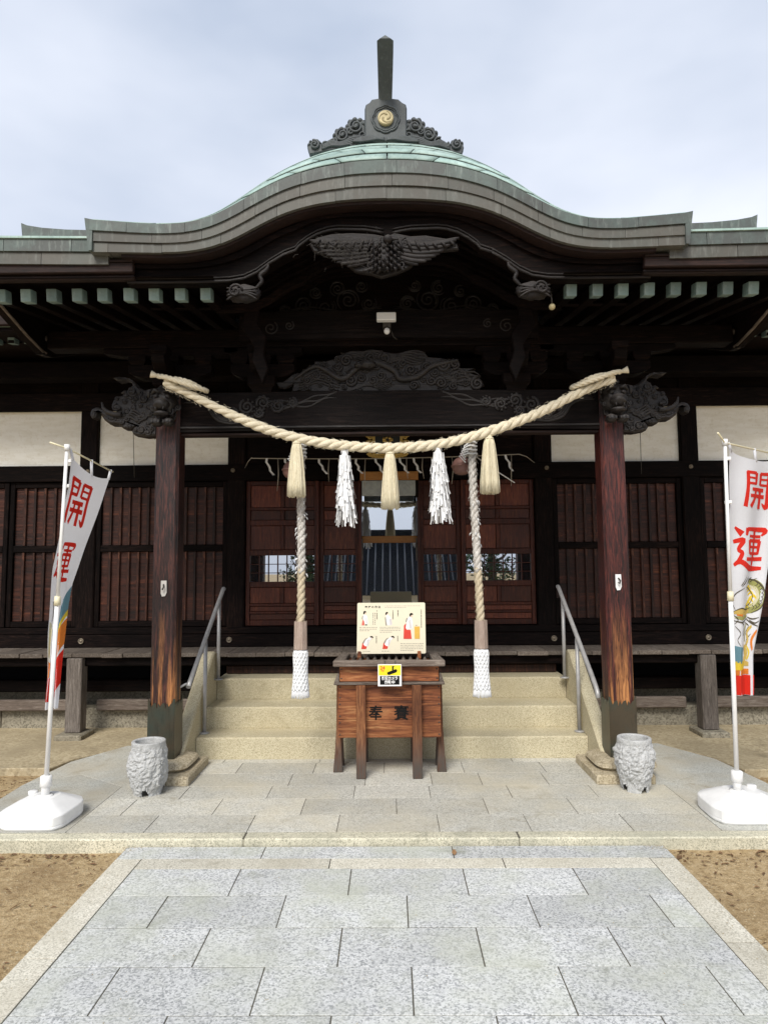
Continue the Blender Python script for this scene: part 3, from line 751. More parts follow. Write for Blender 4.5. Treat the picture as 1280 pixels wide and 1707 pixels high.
# ---- dragon and wave carving standing on the beam
S5 = lambda x, y: px2(420+x/2.909, 480+y/2.909, 5.36)
ol = [(115, 455), (125, 478), (155, 486), (200, 462), (190, 500), (1080, 497), (1128, 470), (1118, 445), (1090, 420), (1045, 402), (1085, 386), (960, 384), (1005, 368), (1000, 338), (965, 352), (920, 336), (855, 330), (838, 310), (760, 300), (700, 312), (600, 304), (480, 300), (425, 320), (400, 340), (350, 352), (302, 352), (300, 375), (272, 402), (200, 412), (150, 450)]
dr = [S5(*p) for p in ol]
m = MB().prism(dr, 5.375, 5.43, 'xz', .008)
r2 = random.Random(17); placed = []; xs_ = [p[0] for p in dr]; zs_ = [p[1] for p in dr]; tries = 0
while len(placed) < 46 and tries < 3000:
    tries += 1
    c = (r2.uniform(min(xs_), max(xs_)), r2.uniform(min(zs_), max(zs_))); r = r2.uniform(.02, .055)
    if all(inside((c[0]+math.cos(a)*r*.85, c[1]+math.sin(a)*r*.85), dr) for a in (0, 1.57, 3.14, 4.71)) and all(math.hypot(c[0]-q[0], c[1]-q[1]) > (r+q[2])*.85 for q in placed):
        placed.append((*c, r)); sp = spiral(c[0], c[1], r, 1.8, r2.uniform(0, 6.3), r2.choice((-1, 1)))
        m.tube([(p[0], 5.372-.016*i/len(sp), p[1]) for i, p in enumerate(sp)], [lerp(r*.32, r*.16, i/len(sp)) for i in range(len(sp))], 6)
body = [S5(*p) for p in ((205, 440), (300, 380), (360, 400), (440, 440), (520, 380), (600, 360), (690, 400), (720, 440), (800, 430), (870, 380), (940, 360), (1000, 350))]
bl_ = smooth_line([Vector(p) for p in body], 7); n_b = len(bl_)
m.tube([(p.x, 5.362, p.y) for p in bl_], [.010+.017*math.sin(PI*i/n_b)**.7 for i in range(n_b)], 8)
for i in range(2, n_b-2, 2):
    p = bl_[i]; t = (bl_[i+1]-bl_[i-1]).normalized(); q = .034*math.sin(PI*i/n_b)**.7
    m.tube([(p.x-t.y*q, 5.345, p.y+t.x*q), (p.x-t.y*q*1.6-t.x*.01, 5.34, p.y+t.x*q*1.6-t.y*.01)], [.008, .002], 5)
hd = S5(560, 375); m.blob((hd[0], 5.335, hd[1]), (.07, .045, .04), 4, .3, 10); m.blob((hd[0]-.07, 5.325, hd[1]-.012), (.04, .035, .022), 5, .2, 8)
for k in range(6):
    w = [S5(lerp(220, 420, t/14)+k*4, 495-k*13-40*math.sin(t/14*PI)**1.5) for t in range(15)]; relief(m, w, 5.37, taper(15, .0095), 6, .9)
    w = [S5(lerp(480, 640, t/14)+k*10, 498-k*6-28*math.sin(t/14*PI)) for t in range(15)]; relief(m, w, 5.37, taper(15, .0085), 6, .9)
    w = [S5(lerp(900, 1110, t/14), 492-k*13-34*math.sin(t/14*PI)+8*math.sin(t+k)) for t in range(15)]; relief(m, w, 5.37, taper(15, .0095), 6, .9)
    w = [S5(lerp(430+k*20, 840, t/24), 312+k*9+10*math.sin(t/24*PI*4+k*.7)) for t in range(25)]; relief(m, w, 5.37, taper(25, .0105), 6, 1.0)
m.build('dragon_carving', 'wood_carved', H)
# ================================================================== ROOF (parts of the hall)
def sym(pl, pr, Y):
    L = sorted([(-a, b) for a, b in (px2(*p, Y) for p in pl)]); Rr = sorted([px2(*p, Y) for p in pr])
    mx_ = min(L[-1][0], Rr[-1][0])
    return lambda x: .5*(interp(L, min(abs(x), 9))+interp(Rr, min(abs(x), 9)))
def smooth_fn(f, w=.06):
    return lambda x: sum(f(x+d*w/3)*k for d, k in ((-3, 1), (-2, 2), (-1, 3), (0, 4), (1, 3), (2, 2), (3, 1)))/16
YR = 4.30
zt = smooth_fn(sym([(642, 265), (600, 266), (560, 270), (520, 277), (480, 290), (440, 308), (400, 330), (360, 352), (320, 366), (290, 370), (260, 371), (200, 368), (140, 362)],
         [(642, 265), (700, 268), (760, 278), (820, 296), (860, 315), (900, 338), (940, 357), (980, 365), (1010, 365), (1040, 364), (1100, 359), (1148, 355)], YR), .09)
zb = smooth_fn(sym([(642, 326), (600, 327), (550, 330), (510, 336), (470, 348), (430, 367), (390, 388), (350, 405), (310, 413), (270, 415), (230, 414), (150, 413)],
         [(642, 326), (700, 327), (760, 333), (820, 349), (860, 368), (900, 390), (940, 405), (980, 411), (1010, 412), (1050, 411), (1135, 408)], YR), .09)
XE = 2.0
kr = group_part('porch_roof', H)
def curve_strip(x0, x1, f_top, f_bot, y0, y1, name, mat, parent, n=None):
    n = n or max(2, int((x1-x0)/.05))
    xs_ = [lerp(x0, x1, i/n) for i in range(n+1)]
    return MB().strip([(x, f_top(x)) for x in xs_], [(x, f_bot(x)) for x in xs_], y0, y1).build(name, mat, parent)
rr = random.Random(23)
# rim: three courses of copper sheet, butted with visible seams
for lay in range(3):
    fr = ((0, .345), (.355, .675), (.685, 1.0))[lay]
    xcut = [-XE+.0]; x = -XE+(.25, .42, .12)[lay]
    while x < XE-.12: xcut.append(x); x += rr.uniform(.28, .40)
    xcut.append(XE)
    for a, b in zip(xcut, xcut[1:]):
        wob = rr.uniform(-.002, .002)
        e0 = a+.0012; e1 = b-.0012
        ft = lambda q, f=fr[0]: lerp(zt(q), zb(q), f)+wob; fb = lambda q, f=fr[1]: lerp(zt(q), zb(q), f)+wob
        curve_strip(e0, e1, ft, fb, YR+.012*lay+rr.uniform(0, .002), YR+.20, 'rim_sheet', ('copper_rim', 'copper_rim_low', 'copper_rim_low')[lay], kr)
curve_strip(-XE+.004, XE-.004, lambda q: zt(q)-.004, lambda q: zb(q)+.006, YR+.045, YR+.30, 'rim_backing', 'black_void', kr)
# upturned tips of the rim
for sx in (-1, 1):
    MB().prism([(sx*(XE-.02), zt(XE)), (sx*(XE+.035), zt(XE)+.012), (sx*(XE+.002), zb(XE)-.002), (sx*(XE-.02), zb(XE))], YR+.002, YR+.3, 'xz').build('rim_end', 'copper_rim', kr)
# copper skin that rolls up behind the rim, sheet by sheet
def crest(x): return max(0., math.cos(min(1, abs(x)/1.62)*PI/2))**1.0
def skin(x, t):      # t: 0 at the rim .. 1 far back
    y = YR+.012+2.6*t
    r = 1-math.exp(-(2.6*t)/.15)
    zfar = zt(x)*(1-.0)+.0
    z = zt(x)+.004+.33*crest(x)*r+.10*(2.6*t)*.9*(1-.55*crest(x))
    return Vector((x, y, z))
tr_ = [0, .013, .028, .046, .07, .105, .16, .26, .42, .65, 1.0]
for k in range(len(tr_)-1):
    x = -XE; i = 0; first = True
    cut = [-XE]; x = -XE+(.3 if k % 2 else .14)
    while x < XE-.1: cut.append(x); x += .31
    cut.append(XE)
    for a, b in zip(cut, cut[1:]):
        t0, t1 = tr_[k], tr_[k+1]-.0017
        sk = .055*k*0
        def fn(u, v, a=a, b=b, t0=t0, t1=t1):
            xx = lerp(a+.0045, b-.0045, u); xx2 = xx+(.06*v*math.tanh(xx*3) if abs(xx) < XE-.3 else 0)
            p = skin(max(-XE, min(XE, xx2)), lerp(t0, t1, v)); p.z += .005*(1-v)+.001*(k % 2); return p
        m = MB().sheet(fn, 6, 3)
        o = m.build('roof_sheet', 'copper_roof', kr)
        sd_ = o.modifiers.new('thickness', 'SOLIDIFY'); sd_.thickness = .006; sd_.offset = -1
# body that carries the skin (closed underneath)
MB().sheet(lambda u, v: skin(lerp(-XE+.01, XE-.01, u), lerp(0, 1, v))-Vector((0, -.004, .012)), 90, 24).build('roof_board', 'copper_ornament', kr)

# ---- straight eaves left and right of the curved gable
ev = group_part('side_eaves', H)
def ze(x): return 3.885+.018*max(0, abs(x)-2.0)
YE = 4.37
for sx in (-1, 1):
    for lay in range(2):
        x = 1.90; cuts = [x]; x = 2.0+(.15, .36)[lay]
        while x < 3.3: cuts.append(x); x += rr.uniform(.44, .54)
        cuts.append(3.35)
        for a, b in zip(cuts, cuts[1:]):
            a2, b2 = (a+.002, b-.002)
            if sx < 0: a2, b2 = -b2, -a2
            curve_strip(a2, b2, lambda q: ze(q)-.085*lay-(.004 if lay else 0), lambda q: ze(q)-.085*(lay+1), YE+.014*lay, YE+.2, 'rim_sheet', ('copper_rim', 'copper_rim_low')[lay], ev, 3)
    # thin green drip edge on top, then the roof sheets running back
    a, b = sorted((sx*1.95, sx*3.36)); curve_strip(a, b, lambda q: ze(q)+.016, lambda q: ze(q)+.002, YE-.012, YE+.2, 'drip_edge', 'copper_roof', ev, 6)
    for k in range(4):
        for i in range(4):
            x0 = 1.96+.35*i; x1 = x0+.348
            y0, y1 = YE+.0+.62*k, YE+.63*(k+1)
            q = [(sx*x0, y0, ze(x0)+.012+.28*(y0-YE)), (sx*x1, y0, ze(x1)+.012+.28*(y0-YE)), (sx*x1, y1, ze(x1)+.006+.28*(y1-YE)), (sx*x0, y1, ze(x0)+.006+.28*(y1-YE))]
            o = MB().add(q, [(0, 1, 2, 3)]).build('roof_sheet', 'copper_roof', ev); q_ = o.modifiers.new('thickness', 'SOLIDIFY'); q_.thickness = .006; q_.offset = -1
    MB().add([(sx*1.9, YE+.05, 3.80), (sx*3.35, YE+.05, 3.80), (sx*3.35, 7.2, 4.55), (sx*1.9, 7.2, 4.55)], [(0, 1, 2, 3)]).build('roof_board', 'black_void', ev)
    # upswept flange further back on the roof
    p = [px2(35, 371, 4.85), px2(45, 375, 4.85), px2(70, 379, 4.85), px2(110, 382, 4.85), px2(190, 384, 4.85)]
    q = [(x, 4.02) for x, z in p]; p = [(sx*abs(x), z-.0) for x, z in p]; q = [(sx*abs(x), z) for x, z in q]; q[0] = (q[0][0]+sx*.0-sx*.03, q[0][1])
    MB().strip(p, q, 4.85, 4.88).build('roof_flange', 'copper_rim', ev)

# ---- boards under the eaves
eb = group_part('eave_boards', H)
for sx in (-1, 1):
    a, b = sorted((sx*1.74, sx*3.3))
    for j, (z0, z1, y) in enumerate(((3.665, 3.735, YE+.03), (3.628, 3.660, YE+.06), (3.735, 3.752, YE+.02))):
        bx('eave_board', 'wood_eave_board', eb, a, b, y, y+.05, z0-.0, z1, b=.006)
# soffit between fascia and rafters
for sx in (-1, 1):
    a, b = sorted((sx*1.2, sx*3.3)); MB().add([(a, YE+.05, 3.64), (b, YE+.05, 3.64), (b, 5.45, 3.80), (a, 5.45, 3.80), (a, 7.2, 4.18), (b, 7.2, 4.18)], [(0, 1, 2, 3), (3, 2, 5, 4)]).build('soffit', 'wood_dark', eb)

# ---- bargeboard of the curved gable with its cusped lower edge
low_px = [(150, 474), (330, 473), (380, 471), (404, 467), (425, 457), (447, 441), (470, 427), (487, 421), (489.5, 420), (495, 413), (510, 402), (526, 393), (545, 387), (560, 385), (605, 386), (625, 389), (640, 393)]
YB = 4.47
lowp = sorted([(abs(px2(*p, YB)[0]+.012), px2(*p, YB)[1]) for p in low_px]); lowp[0] = (0, lowp[0][1])
zl = lambda x: interp(lowp, abs(x))
zbb = lambda x: zb(x)+.035+0*x
xs_b = sorted(set([round(-1.80+3.6*i/120, 4) for i in range(121)]+[s*p[0] for p in lowp for s in (-1, 1) if p[0] < 1.8]))
def curve_board(f0, f1, y0, y1, name, mat, parent): return MB().strip([(x, f0(x)) for x in xs_b], [(x, f1(x)) for x in xs_b], y0, y1).build(name, mat, parent)
bg_ = curve_board(zbb, zl, YB, YB+.07, 'bargeboard', 'wood_dark', H)
curve_board(lambda x: zb(x)+.02, lambda x: zb(x)-.022, YR+.055, YB-.002, 'edge_batten', 'wood_eave_board', bg_)
curve_board(lambda x: lerp(zb(x), zl(x), .18), lambda x: lerp(zb(x), zl(x), .36), YB-.025, YB-.002, 'upper_fascia', 'wood_dark', bg_)
m = MB()
for off, r in ((.012, .010), (.038, .0065)):
    seg = [(x, YB-.003, zl(x)+off) for x in xs_b if abs(x) > .012]
    h = len(seg)//2; m.tube(seg[:h], r, 6); m.tube(seg[h:], r, 6)
m.build('edge_moulding', 'wood_carved_outer', bg_)
# vault behind the bargeboard: boards and curved ribs
zv = lambda x: max(zl(x)+.03, zl(x)*.55+.45*(zb(x)))
MB().sheet(lambda u, v: (lerp(-1.35, 1.35, u), lerp(YB+.06, 5.42, v), zv(lerp(-1.35, 1.35, u))+.06), 80, 4).build('vault_boarding', 'wood_dark_depth', H)
rib = MB(); xr = [lerp(-1.32, 1.32, i/60) for i in range(61)]
rib_me = MB().strip([(x, zv(x)+.055) for x in xr], [(x, zv(x)+.012) for x in xr], 0, .045).mesh('vault_rib'); rib_me.materials.append(MATS['wood_dark'])
vr = group_part('vault_ribs', H)
for k in range(7): inst(rib_me, 'vault_rib', vr, (0, YB+.16+k*.115, 0))
# inner arched tie board lower down the vault
curve_board(lambda x: zl(x)+.02 if abs(x) < 1.3 else zl(x), lambda x: zl(x)-.03 if abs(x) < 1.3 else zl(x)-.001, YB+.42, YB+.47, 'inner_arch', 'wood_dark', H)

# ---- pendant under the gable: a spread-winged bird carved in wood
P3 = lambda x, y: px2(360+x/2.286, 240+y/2.286, 4.43)
ol = [(355, 380), (372, 410), (430, 425), (490, 450), (530, 485), (590, 495), (630, 508), (690, 492), (740, 470), (770, 440), (830, 410), (925, 400), (920, 380), (880, 360), (800, 347), (740, 350), (680, 338), (650, 352), (600, 342), (520, 338), (440, 342), (385, 355)]
ph = [P3(*p) for p in ol]
m = MB().prism(ph, 4.425, 4.468, 'xz', .008)
r2 = random.Random(41)
bc = P3(640, 440); m.blob((bc[0], 4.40, bc[1]), (.05, .035, .085), 3, .35, 12)
hd = P3(655, 380); m.blob((hd[0], 4.37, hd[1]), (.035, .035, .032), 2, .1, 8); m.tube([(hd[0]+.02, 4.36, hd[1]), (hd[0]+.07, 4.345, hd[1]-.012)], [.014, .003], 6)
for k in range(11):      # right wing: long primaries fanned outwards
    t = k/10; a = P3(690, 440-70*t); e = P3(lerp(770, 925, t**.7), lerp(462, 362, t)); mid = P3(lerp(735, 800, t), lerp(455, 385, t))
    ln = smooth_line([Vector(a), Vector(mid), Vector(e)], 5); m.tube([(p.x, 4.412-.006*(k % 2), p.y) for p in ln], taper(len(ln), .016, .5, .3), 6, True, .6)
for k in range(13):      # left wing
    t = k/12; a = P3(590, 450-75*t); e = P3(lerp(500, 358, t**.7), lerp(470, 372, t)); mid = P3(lerp(545, 470, t), lerp(462, 378, t))
    ln = smooth_line([Vector(a), Vector(mid), Vector(e)], 5); m.tube([(p.x, 4.412-.006*(k % 2), p.y) for p in ln], taper(len(ln), .015, .5, .3), 6, True, .6)
for k in range(7):       # tail plumes
    a = P3(625+k*8, 450); e = P3(560+k*26, 492+8*math.sin(k)); ln = smooth_line([Vector(a), Vector(P3(600+k*17, 478)), Vector(e)], 4)
    m.tube([(p.x, 4.40, p.y) for p in ln], taper(len(ln), .012, .5, .3), 6)
for k in range(9):       # breast and coverts: short overlapping feathers
    for q in range(4):
        x = 600+q*26+(k % 2)*13; y = 385+k*12
        if not inside(P3(x, y), ph): continue
        a = P3(x, y); e = P3(x+(x-640)*.25, y+20); m.tube([(a[0], 4.385, a[1]), ((a[0]+e[0])/2, 4.362, (a[1]+e[1])/2), (e[0], 4.375, e[1])], [.006, .012, .003], 6)
for k in range(16):
    t = k/15; x = lerp(400, 890, t); a = P3(x, 372+12*math.sin(t*9)); e = P3(x+(20 if x > 640 else -20), 400+30*(1-abs(t-.5)*2)); m.tube([(a[0], 4.402, a[1]), ((a[0]+e[0])/2, 4.388, (a[1]+e[1])/2), (e[0], 4.398, e[1])], [.006, .012, .003], 6)
for (x, y, r) in ((520, 400, .05), (720, 380, .03), (705, 465, .035), (590, 470, .03), (450, 385, .035)):
    c = P3(x, y); sp = spiral(c[0], c[1], r, 1.6, r2.uniform(0, 6), 1); m.tube([(p[0], 4.405, p[1]) for p in sp], .008, 6)
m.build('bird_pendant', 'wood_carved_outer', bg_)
# old straw and cobweb caught on its left wing
nest = MB()
for k in range(14):
    a = r2.uniform(0, 6.28)
for k in range(230):
    c = P3(r2.gauss(520, 62), r2.gauss(415, 26)); a = r2.uniform(0, 6.28); L = r2.uniform(.008, .035)
    y = 4.37+r2.uniform(-.01, .03)
    nest.tube([(c[0]-math.cos(a)*L, y, c[1]-math.sin(a)*L), (c[0]+r2.uniform(-.01, .01), y-.01, c[1]+r2.uniform(-.01, .01)), (c[0]+math.cos(a)*L, y+.005, c[1]+math.sin(a)*L)], .0011, 3, False)
nest.build('cobweb_straw', 'dust_web', bg_, kind='stuff')

# ---- carved scroll feet where the bargeboard meets the eaves
P2 = lambda x, y: px2(x, y, 4.42)
def foot():
    m = MB(); c = P2(405, 487); c = (c[0], c[1])
    m.blob((c[0], 4.45, c[1]), (.115, .04, .062), 2, .2, 10)
    for k in range(4):
        w = [(c[0]-.11+.21*t/16, c[1]-.055+.028*k+.045*math.sin(t/16*PI)-.02*k*math.sin(t/16*PI)) for t in range(17)]; m.tube([(p[0], 4.412, p[1]) for p in w], taper(17, .010), 6)
    sp = spiral(c[0]-.05, c[1]+.005, .05, 1.6, 0, 1); m.tube([(p[0], 4.405, p[1]) for p in sp], .009, 6)
    tail = smooth_line([Vector(P2(*p)) for p in ((425, 480), (436, 468), (433, 458), (444, 448), (447, 440))], 4); m.tube([(p.x, 4.43, p.y) for p in tail], taper(len(tail), .016, .5, .2), 6)
    return m
def side_bracket():
    return MB().prism([px2(*p, 4.95) for p in ((432, 508), (400, 500), (408, 525), (402, 545), (414, 562), (424, 580), (420, 600), (438, 640), (448, 615), (440, 590), (444, 560), (430, 540))], 4.93, 4.99, 'xz', .008)
q_ = side_bracket(); q_.build('side_bracket', 'wood_dark', bg_); q_.mirror().build('side_bracket', 'wood_dark', bg_)
f_ = foot(); f_.build('scroll_foot', 'wood_carved_outer', bg_); f_.mirror().build('scroll_foot', 'wood_carved_outer', bg_)

# ---- rafters of the porch eaves with copper caps
raf = group_part('porch_rafters', H)
sl_ = .17
ln_ = 2.7
def raft_mesh(L, w, h, slope):
    m = MB(); A = Matrix.Rotation(math.atan(slope), 4, 'X'); m.box(-w/2, w/2, 0, L, -h, 0, .003, A); return m
rm = raft_mesh(2.75, .067, .083, sl_).mesh('rafter'); rm.materials.append(MATS['wood_dark_depth'])
cp = raft_mesh(.085, .073, .089, sl_).mesh('rafter_cap'); cp.materials.append(MATS['copper_cap'])
for sx in (-1, 1):
    for k in range(10):
        x = sx*(1.285+.1815*k)
        zr = 3.618+.008*k*0
        o = inst(rm, 'rafter', raf, (x, 4.56, zr)); c_ = inst(cp, 'rafter_cap', raf, (x+rr.uniform(-.002, .002), 4.553, zr+.003))
# side bargeboards closing the porch roof left and right
for sx in (-1, 1):
    pts = [(4.44, 3.62), (4.75, 3.565), (5.1, 3.47), (5.35, 3.415), (5.5, 3.43), (5.9, 3.58), (6.4, 3.80), (7.0, 4.1), (7.0, 4.36), (6.0, 4.0), (5.2, 3.82), (4.44, 3.76)]
    sb = MB().prism([(y, z) for y, z in pts], sx*2.84, sx*2.90, 'yz', .005).build('side_bargeboard', 'wood_dark_depth', H)
    MB().tube([(sx*2.835, y, z+.012) for y, z in ((4.44, 3.62), (4.75, 3.565), (5.1, 3.47), (5.35, 3.42))], .012, 6).build('edge_moulding', 'wood_weathered', sb)

# ---- main roof behind and its own eaves
mr = MB().add([(-7, 6.0, 4.02), (7, 6.0, 4.02), (7, 10.5, 6.2), (-7, 10.5, 6.2), (7, 15, 4.0), (-7, 15, 4.0), (-7, 6.06, 3.92), (7, 6.06, 3.92), (7, 15, 3.9), (-7, 15, 3.9)],
              [(0, 1, 2, 3), (3, 2, 4, 5)]).build('main_roof', 'copper_roof', H)
bx('eave_soffit', 'wood_dark', mr, -7, 7, 6.03, 15, 3.86, 3.90)
for sx in (-1, 1):
    a, b = sorted((sx*2.95, sx*7)); bx('fascia_board', 'wood_eave_board', mr, a, b, 5.98, 6.03, 3.90, 4.03, b=.01)
    for k in range(9):
        x = sx*(2.98+.155*k); o = inst(rm, 'rafter', mr, (x, 6.2, 3.88), (.9, .45, .9)); inst(cp, 'rafter_cap', mr, (x, 6.195, 3.883), (.9, 1, .9))
bx('eave_beam', 'wood_dark', mr, -7, 7, 6.75, 6.95, 3.62, 3.80, b=.01)

# ---- ridge ornament on the porch roof
YO = 4.62
PO = lambda x, y: px2(480+x/4, 40+y/4, YO)
orn = MB().prism([PO(*p) for p in ((512, 780), (512, 580), (520, 550), (545, 535), (560, 515), (600, 508), (690, 508), (735, 513), (760, 535), (785, 548), (792, 575), (792, 780), (760, 790), (650, 800), (540, 790))], YO-.03, YO+.08, 'xz', .01).build('ridge_ornament', 'copper_ornament', H)
m = MB(); cc = PO(651, 650); N = 48
ringo = [(cc[0]+(.096+.008*abs(math.cos(4*a)))*math.cos(a)*.96, YO-.034, cc[1]+(.096+.008*abs(math.cos(4*a)))*math.sin(a)) for a in (2*PI*i/N for i in range(N+1))]
m.tube(ringo, .007, 6, False); m.tube([(cc[0]+(x-cc[0])*.86, y, cc[1]+(z-cc[1])*.86) for x, y, z in ringo], .004, 6, False)
m.build('frame_moulding', 'copper_ornament', orn)
disc = MB(); disc.v = []; 
ds = MB().prism([(cc[0]+.056*math.cos(2*PI*i/40), cc[1]+.056*math.sin(2*PI*i/40)) for i in range(40)], YO-.055, YO-.02, 'xz', .006).build('crest_disc', 'gold_pale', orn)
tm = MB()
for k in range(3):        # three comma shapes
    a0 = k*2*PI/3+1.2; pts = []
    for i in range(15):
        t = i/14; a = a0+t*2.3; r = lerp(.016, .046, t**.7); pts.append((cc[0]+math.cos(a)*r, YO-.0565, cc[1]+math.sin(a)*r))
    tm.tube(pts, [lerp(.0085, .002, i/14) for i in range(15)], 6, True, .3)
tm.build('crest_commas', 'crest_relief', ds)
m = MB(); r2 = random.Random(77)
def wing(sgn):
    f = (lambda x, y: PO(x, y)) if sgn < 0 else (lambda x, y: PO(1302-x, y))
    w = MB().prism([f(*p) for p in ((512, 790), (512, 640), (460, 632), (400, 660), (390, 690), (350, 690), (312, 720), (308, 755), (260, 780), (225, 805), (212, 778), (180, 768), (140, 790), (130, 825), (145, 870), (330, 835))], YO-.01, YO+.05, 'xz', .006)
    for x, y, r, d in ((455, 690, .072, 1), (365, 748, .066, 1), (178, 812, .048, -1)):
        c = f(x, y); k = r
        sp = spiral(c[0], c[1], r*.75, 1.7, 2.0, -d*sgn); w.tube([(p[0], YO-.015-.02*i/len(sp), p[1]) for i, p in enumerate(sp)], [lerp(.010, .005, i/len(sp)) for i in range(len(sp))], 8)
        w.blob((c[0], YO-.012, c[1]), (r*.3, .02, r*.3), 3, .1, 8)
        for q in range(5):
            a = PI*(.15+.2*q); bb = (c[0]+math.cos(a)*r*.85, c[1]+math.sin(a)*r*.85); w.blob((bb[0], YO+.01, bb[1]), (r*.30, .03, r*.30), q, .05, 8)
    for x, y, r, d in ((500, 745, .040, 1), (418, 722, .030, -1), (300, 792, .034, 1), (248, 812, .022, -1), (430, 800, .030, 1)):
        c = f(x, y); sp = spiral(c[0], c[1], r, 1.5, 1.0, d*sgn); w.tube([(p[0], YO-.018, p[1]) for p in sp], [lerp(.008, .004, i/len(sp)) for i in range(len(sp))], 6)
    for k in range(4):
        ln = smooth_line([Vector(f(*p)) for p in ((225, 822-k*2+k*8), (290, 790+k*9), (350, 800+k*6), (420, 770+k*12), (470, 760+k*10), (512, 765+k*8))], 5)
        w.tube([(p.x, YO-.016, p.y) for p in ln], taper(len(ln), .011, .5, .3), 6)
    return w
for s_ in (-1, 1): wing(s_).build('cloud_wing', 'copper_ornament', orn)
m = MB()
for k in range(5):
    for s_ in (-1, 1):
        f = (lambda x, y: PO(x, y)) if s_ < 0 else (lambda x, y: PO(1302-x, y))
        ln = smooth_line([Vector(f(*p)) for p in ((430, 800), (500, 775+k*6), (560, 770+k*5), (600, 785), (645, 775+k*4))], 4); m.tube([(p.x, YO-.035, p.y) for p in ln], taper(len(ln), .010, .5, .3), 6)
m.build('wave_moulding', 'copper_ornament', orn)
# the horn that rises and leans forward from the ornament
hb = PO(648, 545); ht = px2(642, 66, 4.30); hw = .058
m = MB(); secs = []
for i in range(13):
    t = i/12; y = lerp(YO+.02, 4.30, t**1.6); z = lerp(hb[1], ht[1]-.035, t); x = lerp(hb[0], ht[0], t); w = lerp(.082, .098, t)/1.0
    secs.append((x, y, z, w))
vs = []
for x, y, z, w in secs:
    w *= .57; c_ = w*.35
    for px_, py_ in ((-w+c_, -w), (w-c_, -w), (w, -w+c_), (w, w), (-w, w), (-w, -w+c_)): vs.append((x+px_, y+py_*.9, z-py_*.10))
m.add(vs, [(j*6+k, j*6+(k+1) % 6, (j+1)*6+(k+1) % 6, (j+1)*6+k) for j in range(12) for k in range(6)])
tp = vs[-6:]; x, y, z, w = secs[-1]; apex = [(x, y-w*.45, z+.035), (x, y+w*.45, z+.02)]
m.add(tp+apex, [(0, 1, 2, 6), (2, 3, 7, 6), (3, 4, 7), (4, 5, 6, 7), (5, 0, 6)])
m.build('ridge_horn', 'copper_ornament', orn)
bx('ridge_cover', 'copper_ornament', H, -.16, .16, YO+.05, 7.5, 4.40, 4.74, b=.04)
# ================================================================== WALL, DOORS AND VERANDA (parts of the hall)
wl = group_part('front_wall', H)
px_posts = [-4.95, -3.245, -1.645, 1.645, 3.215, 4.9]
for x in px_posts: bx('wall_post', 'wood_dark_vertical', wl, x-.095, x+.095, YW-.07, YW+.12, .79, 4.3, b=.012)
bays = list(zip(px_posts, px_posts[1:]))
def cut(a, b): return a+.097, b-.097
bx('upper_rail', 'wood_dark', wl, -6, 6, YW-.075+.0, YW-.073+.05, 2.592, 2.765, b=.006)
bx('upper_wall', 'wood_dark', wl, -6, 6, YW-.05, YW+.0, 3.42, 4.3, b=.004)
bx('upper_tie', 'wood_dark', wl, -6, 6, YW-.09, YW-.052, 3.36, 3.56, b=.006)
bx('lower_rail', 'wood_dark', wl, -6, 6, YW-.112, YW-.072, .832, .962, b=.006)
bx('sill_rail', 'wood_dark', wl, -6, 6, YW-.085, YW-.03, .964, 1.035, b=.006)
bx('back_wall', 'black_void', wl, -6, 6, YW+.30, YW+.34, .3, 4.3)
# nail-head covers
def nailcover(x, z, y, r=.035):
    m = MB().lathe([(0.001, .016), (.35*r, .016), (.42*r, .010), (.7*r, .009), (.8*r, .013), (r, .011), (r*1.02, 0)], (0, 0, 0), 20)
    m.v = [(x+p[0], y-p[2], z+p[1]) for p in m.v]; return m.build('nail_cover', 'nail_bronze', wl)
for x, z in ((-3.245, .90), (-1.69, .905), (1.70, .90), (3.30, .90), (-1.68, 2.70), (1.68, 2.70), (3.215, 2.70), (-3.245, 2.70)):
    nailcover(x, z, YW-.112 if z < 1 else YW-.0751, .03 if z < 1 else .022)
# plaster panels
for a, b in bays:
    if a > -1.7 and b < 1.7:
        bx('transom_board', 'wood_dark', wl, -1.545, 1.545, YW-.03, YW+.01, 2.766, 3.42)
        continue
    p0, p1 = cut(a, b); bx('plaster_panel', 'plaster', wl, p0, p1, YW-.02, YW+.03, 2.763, 3.42, b=.002)
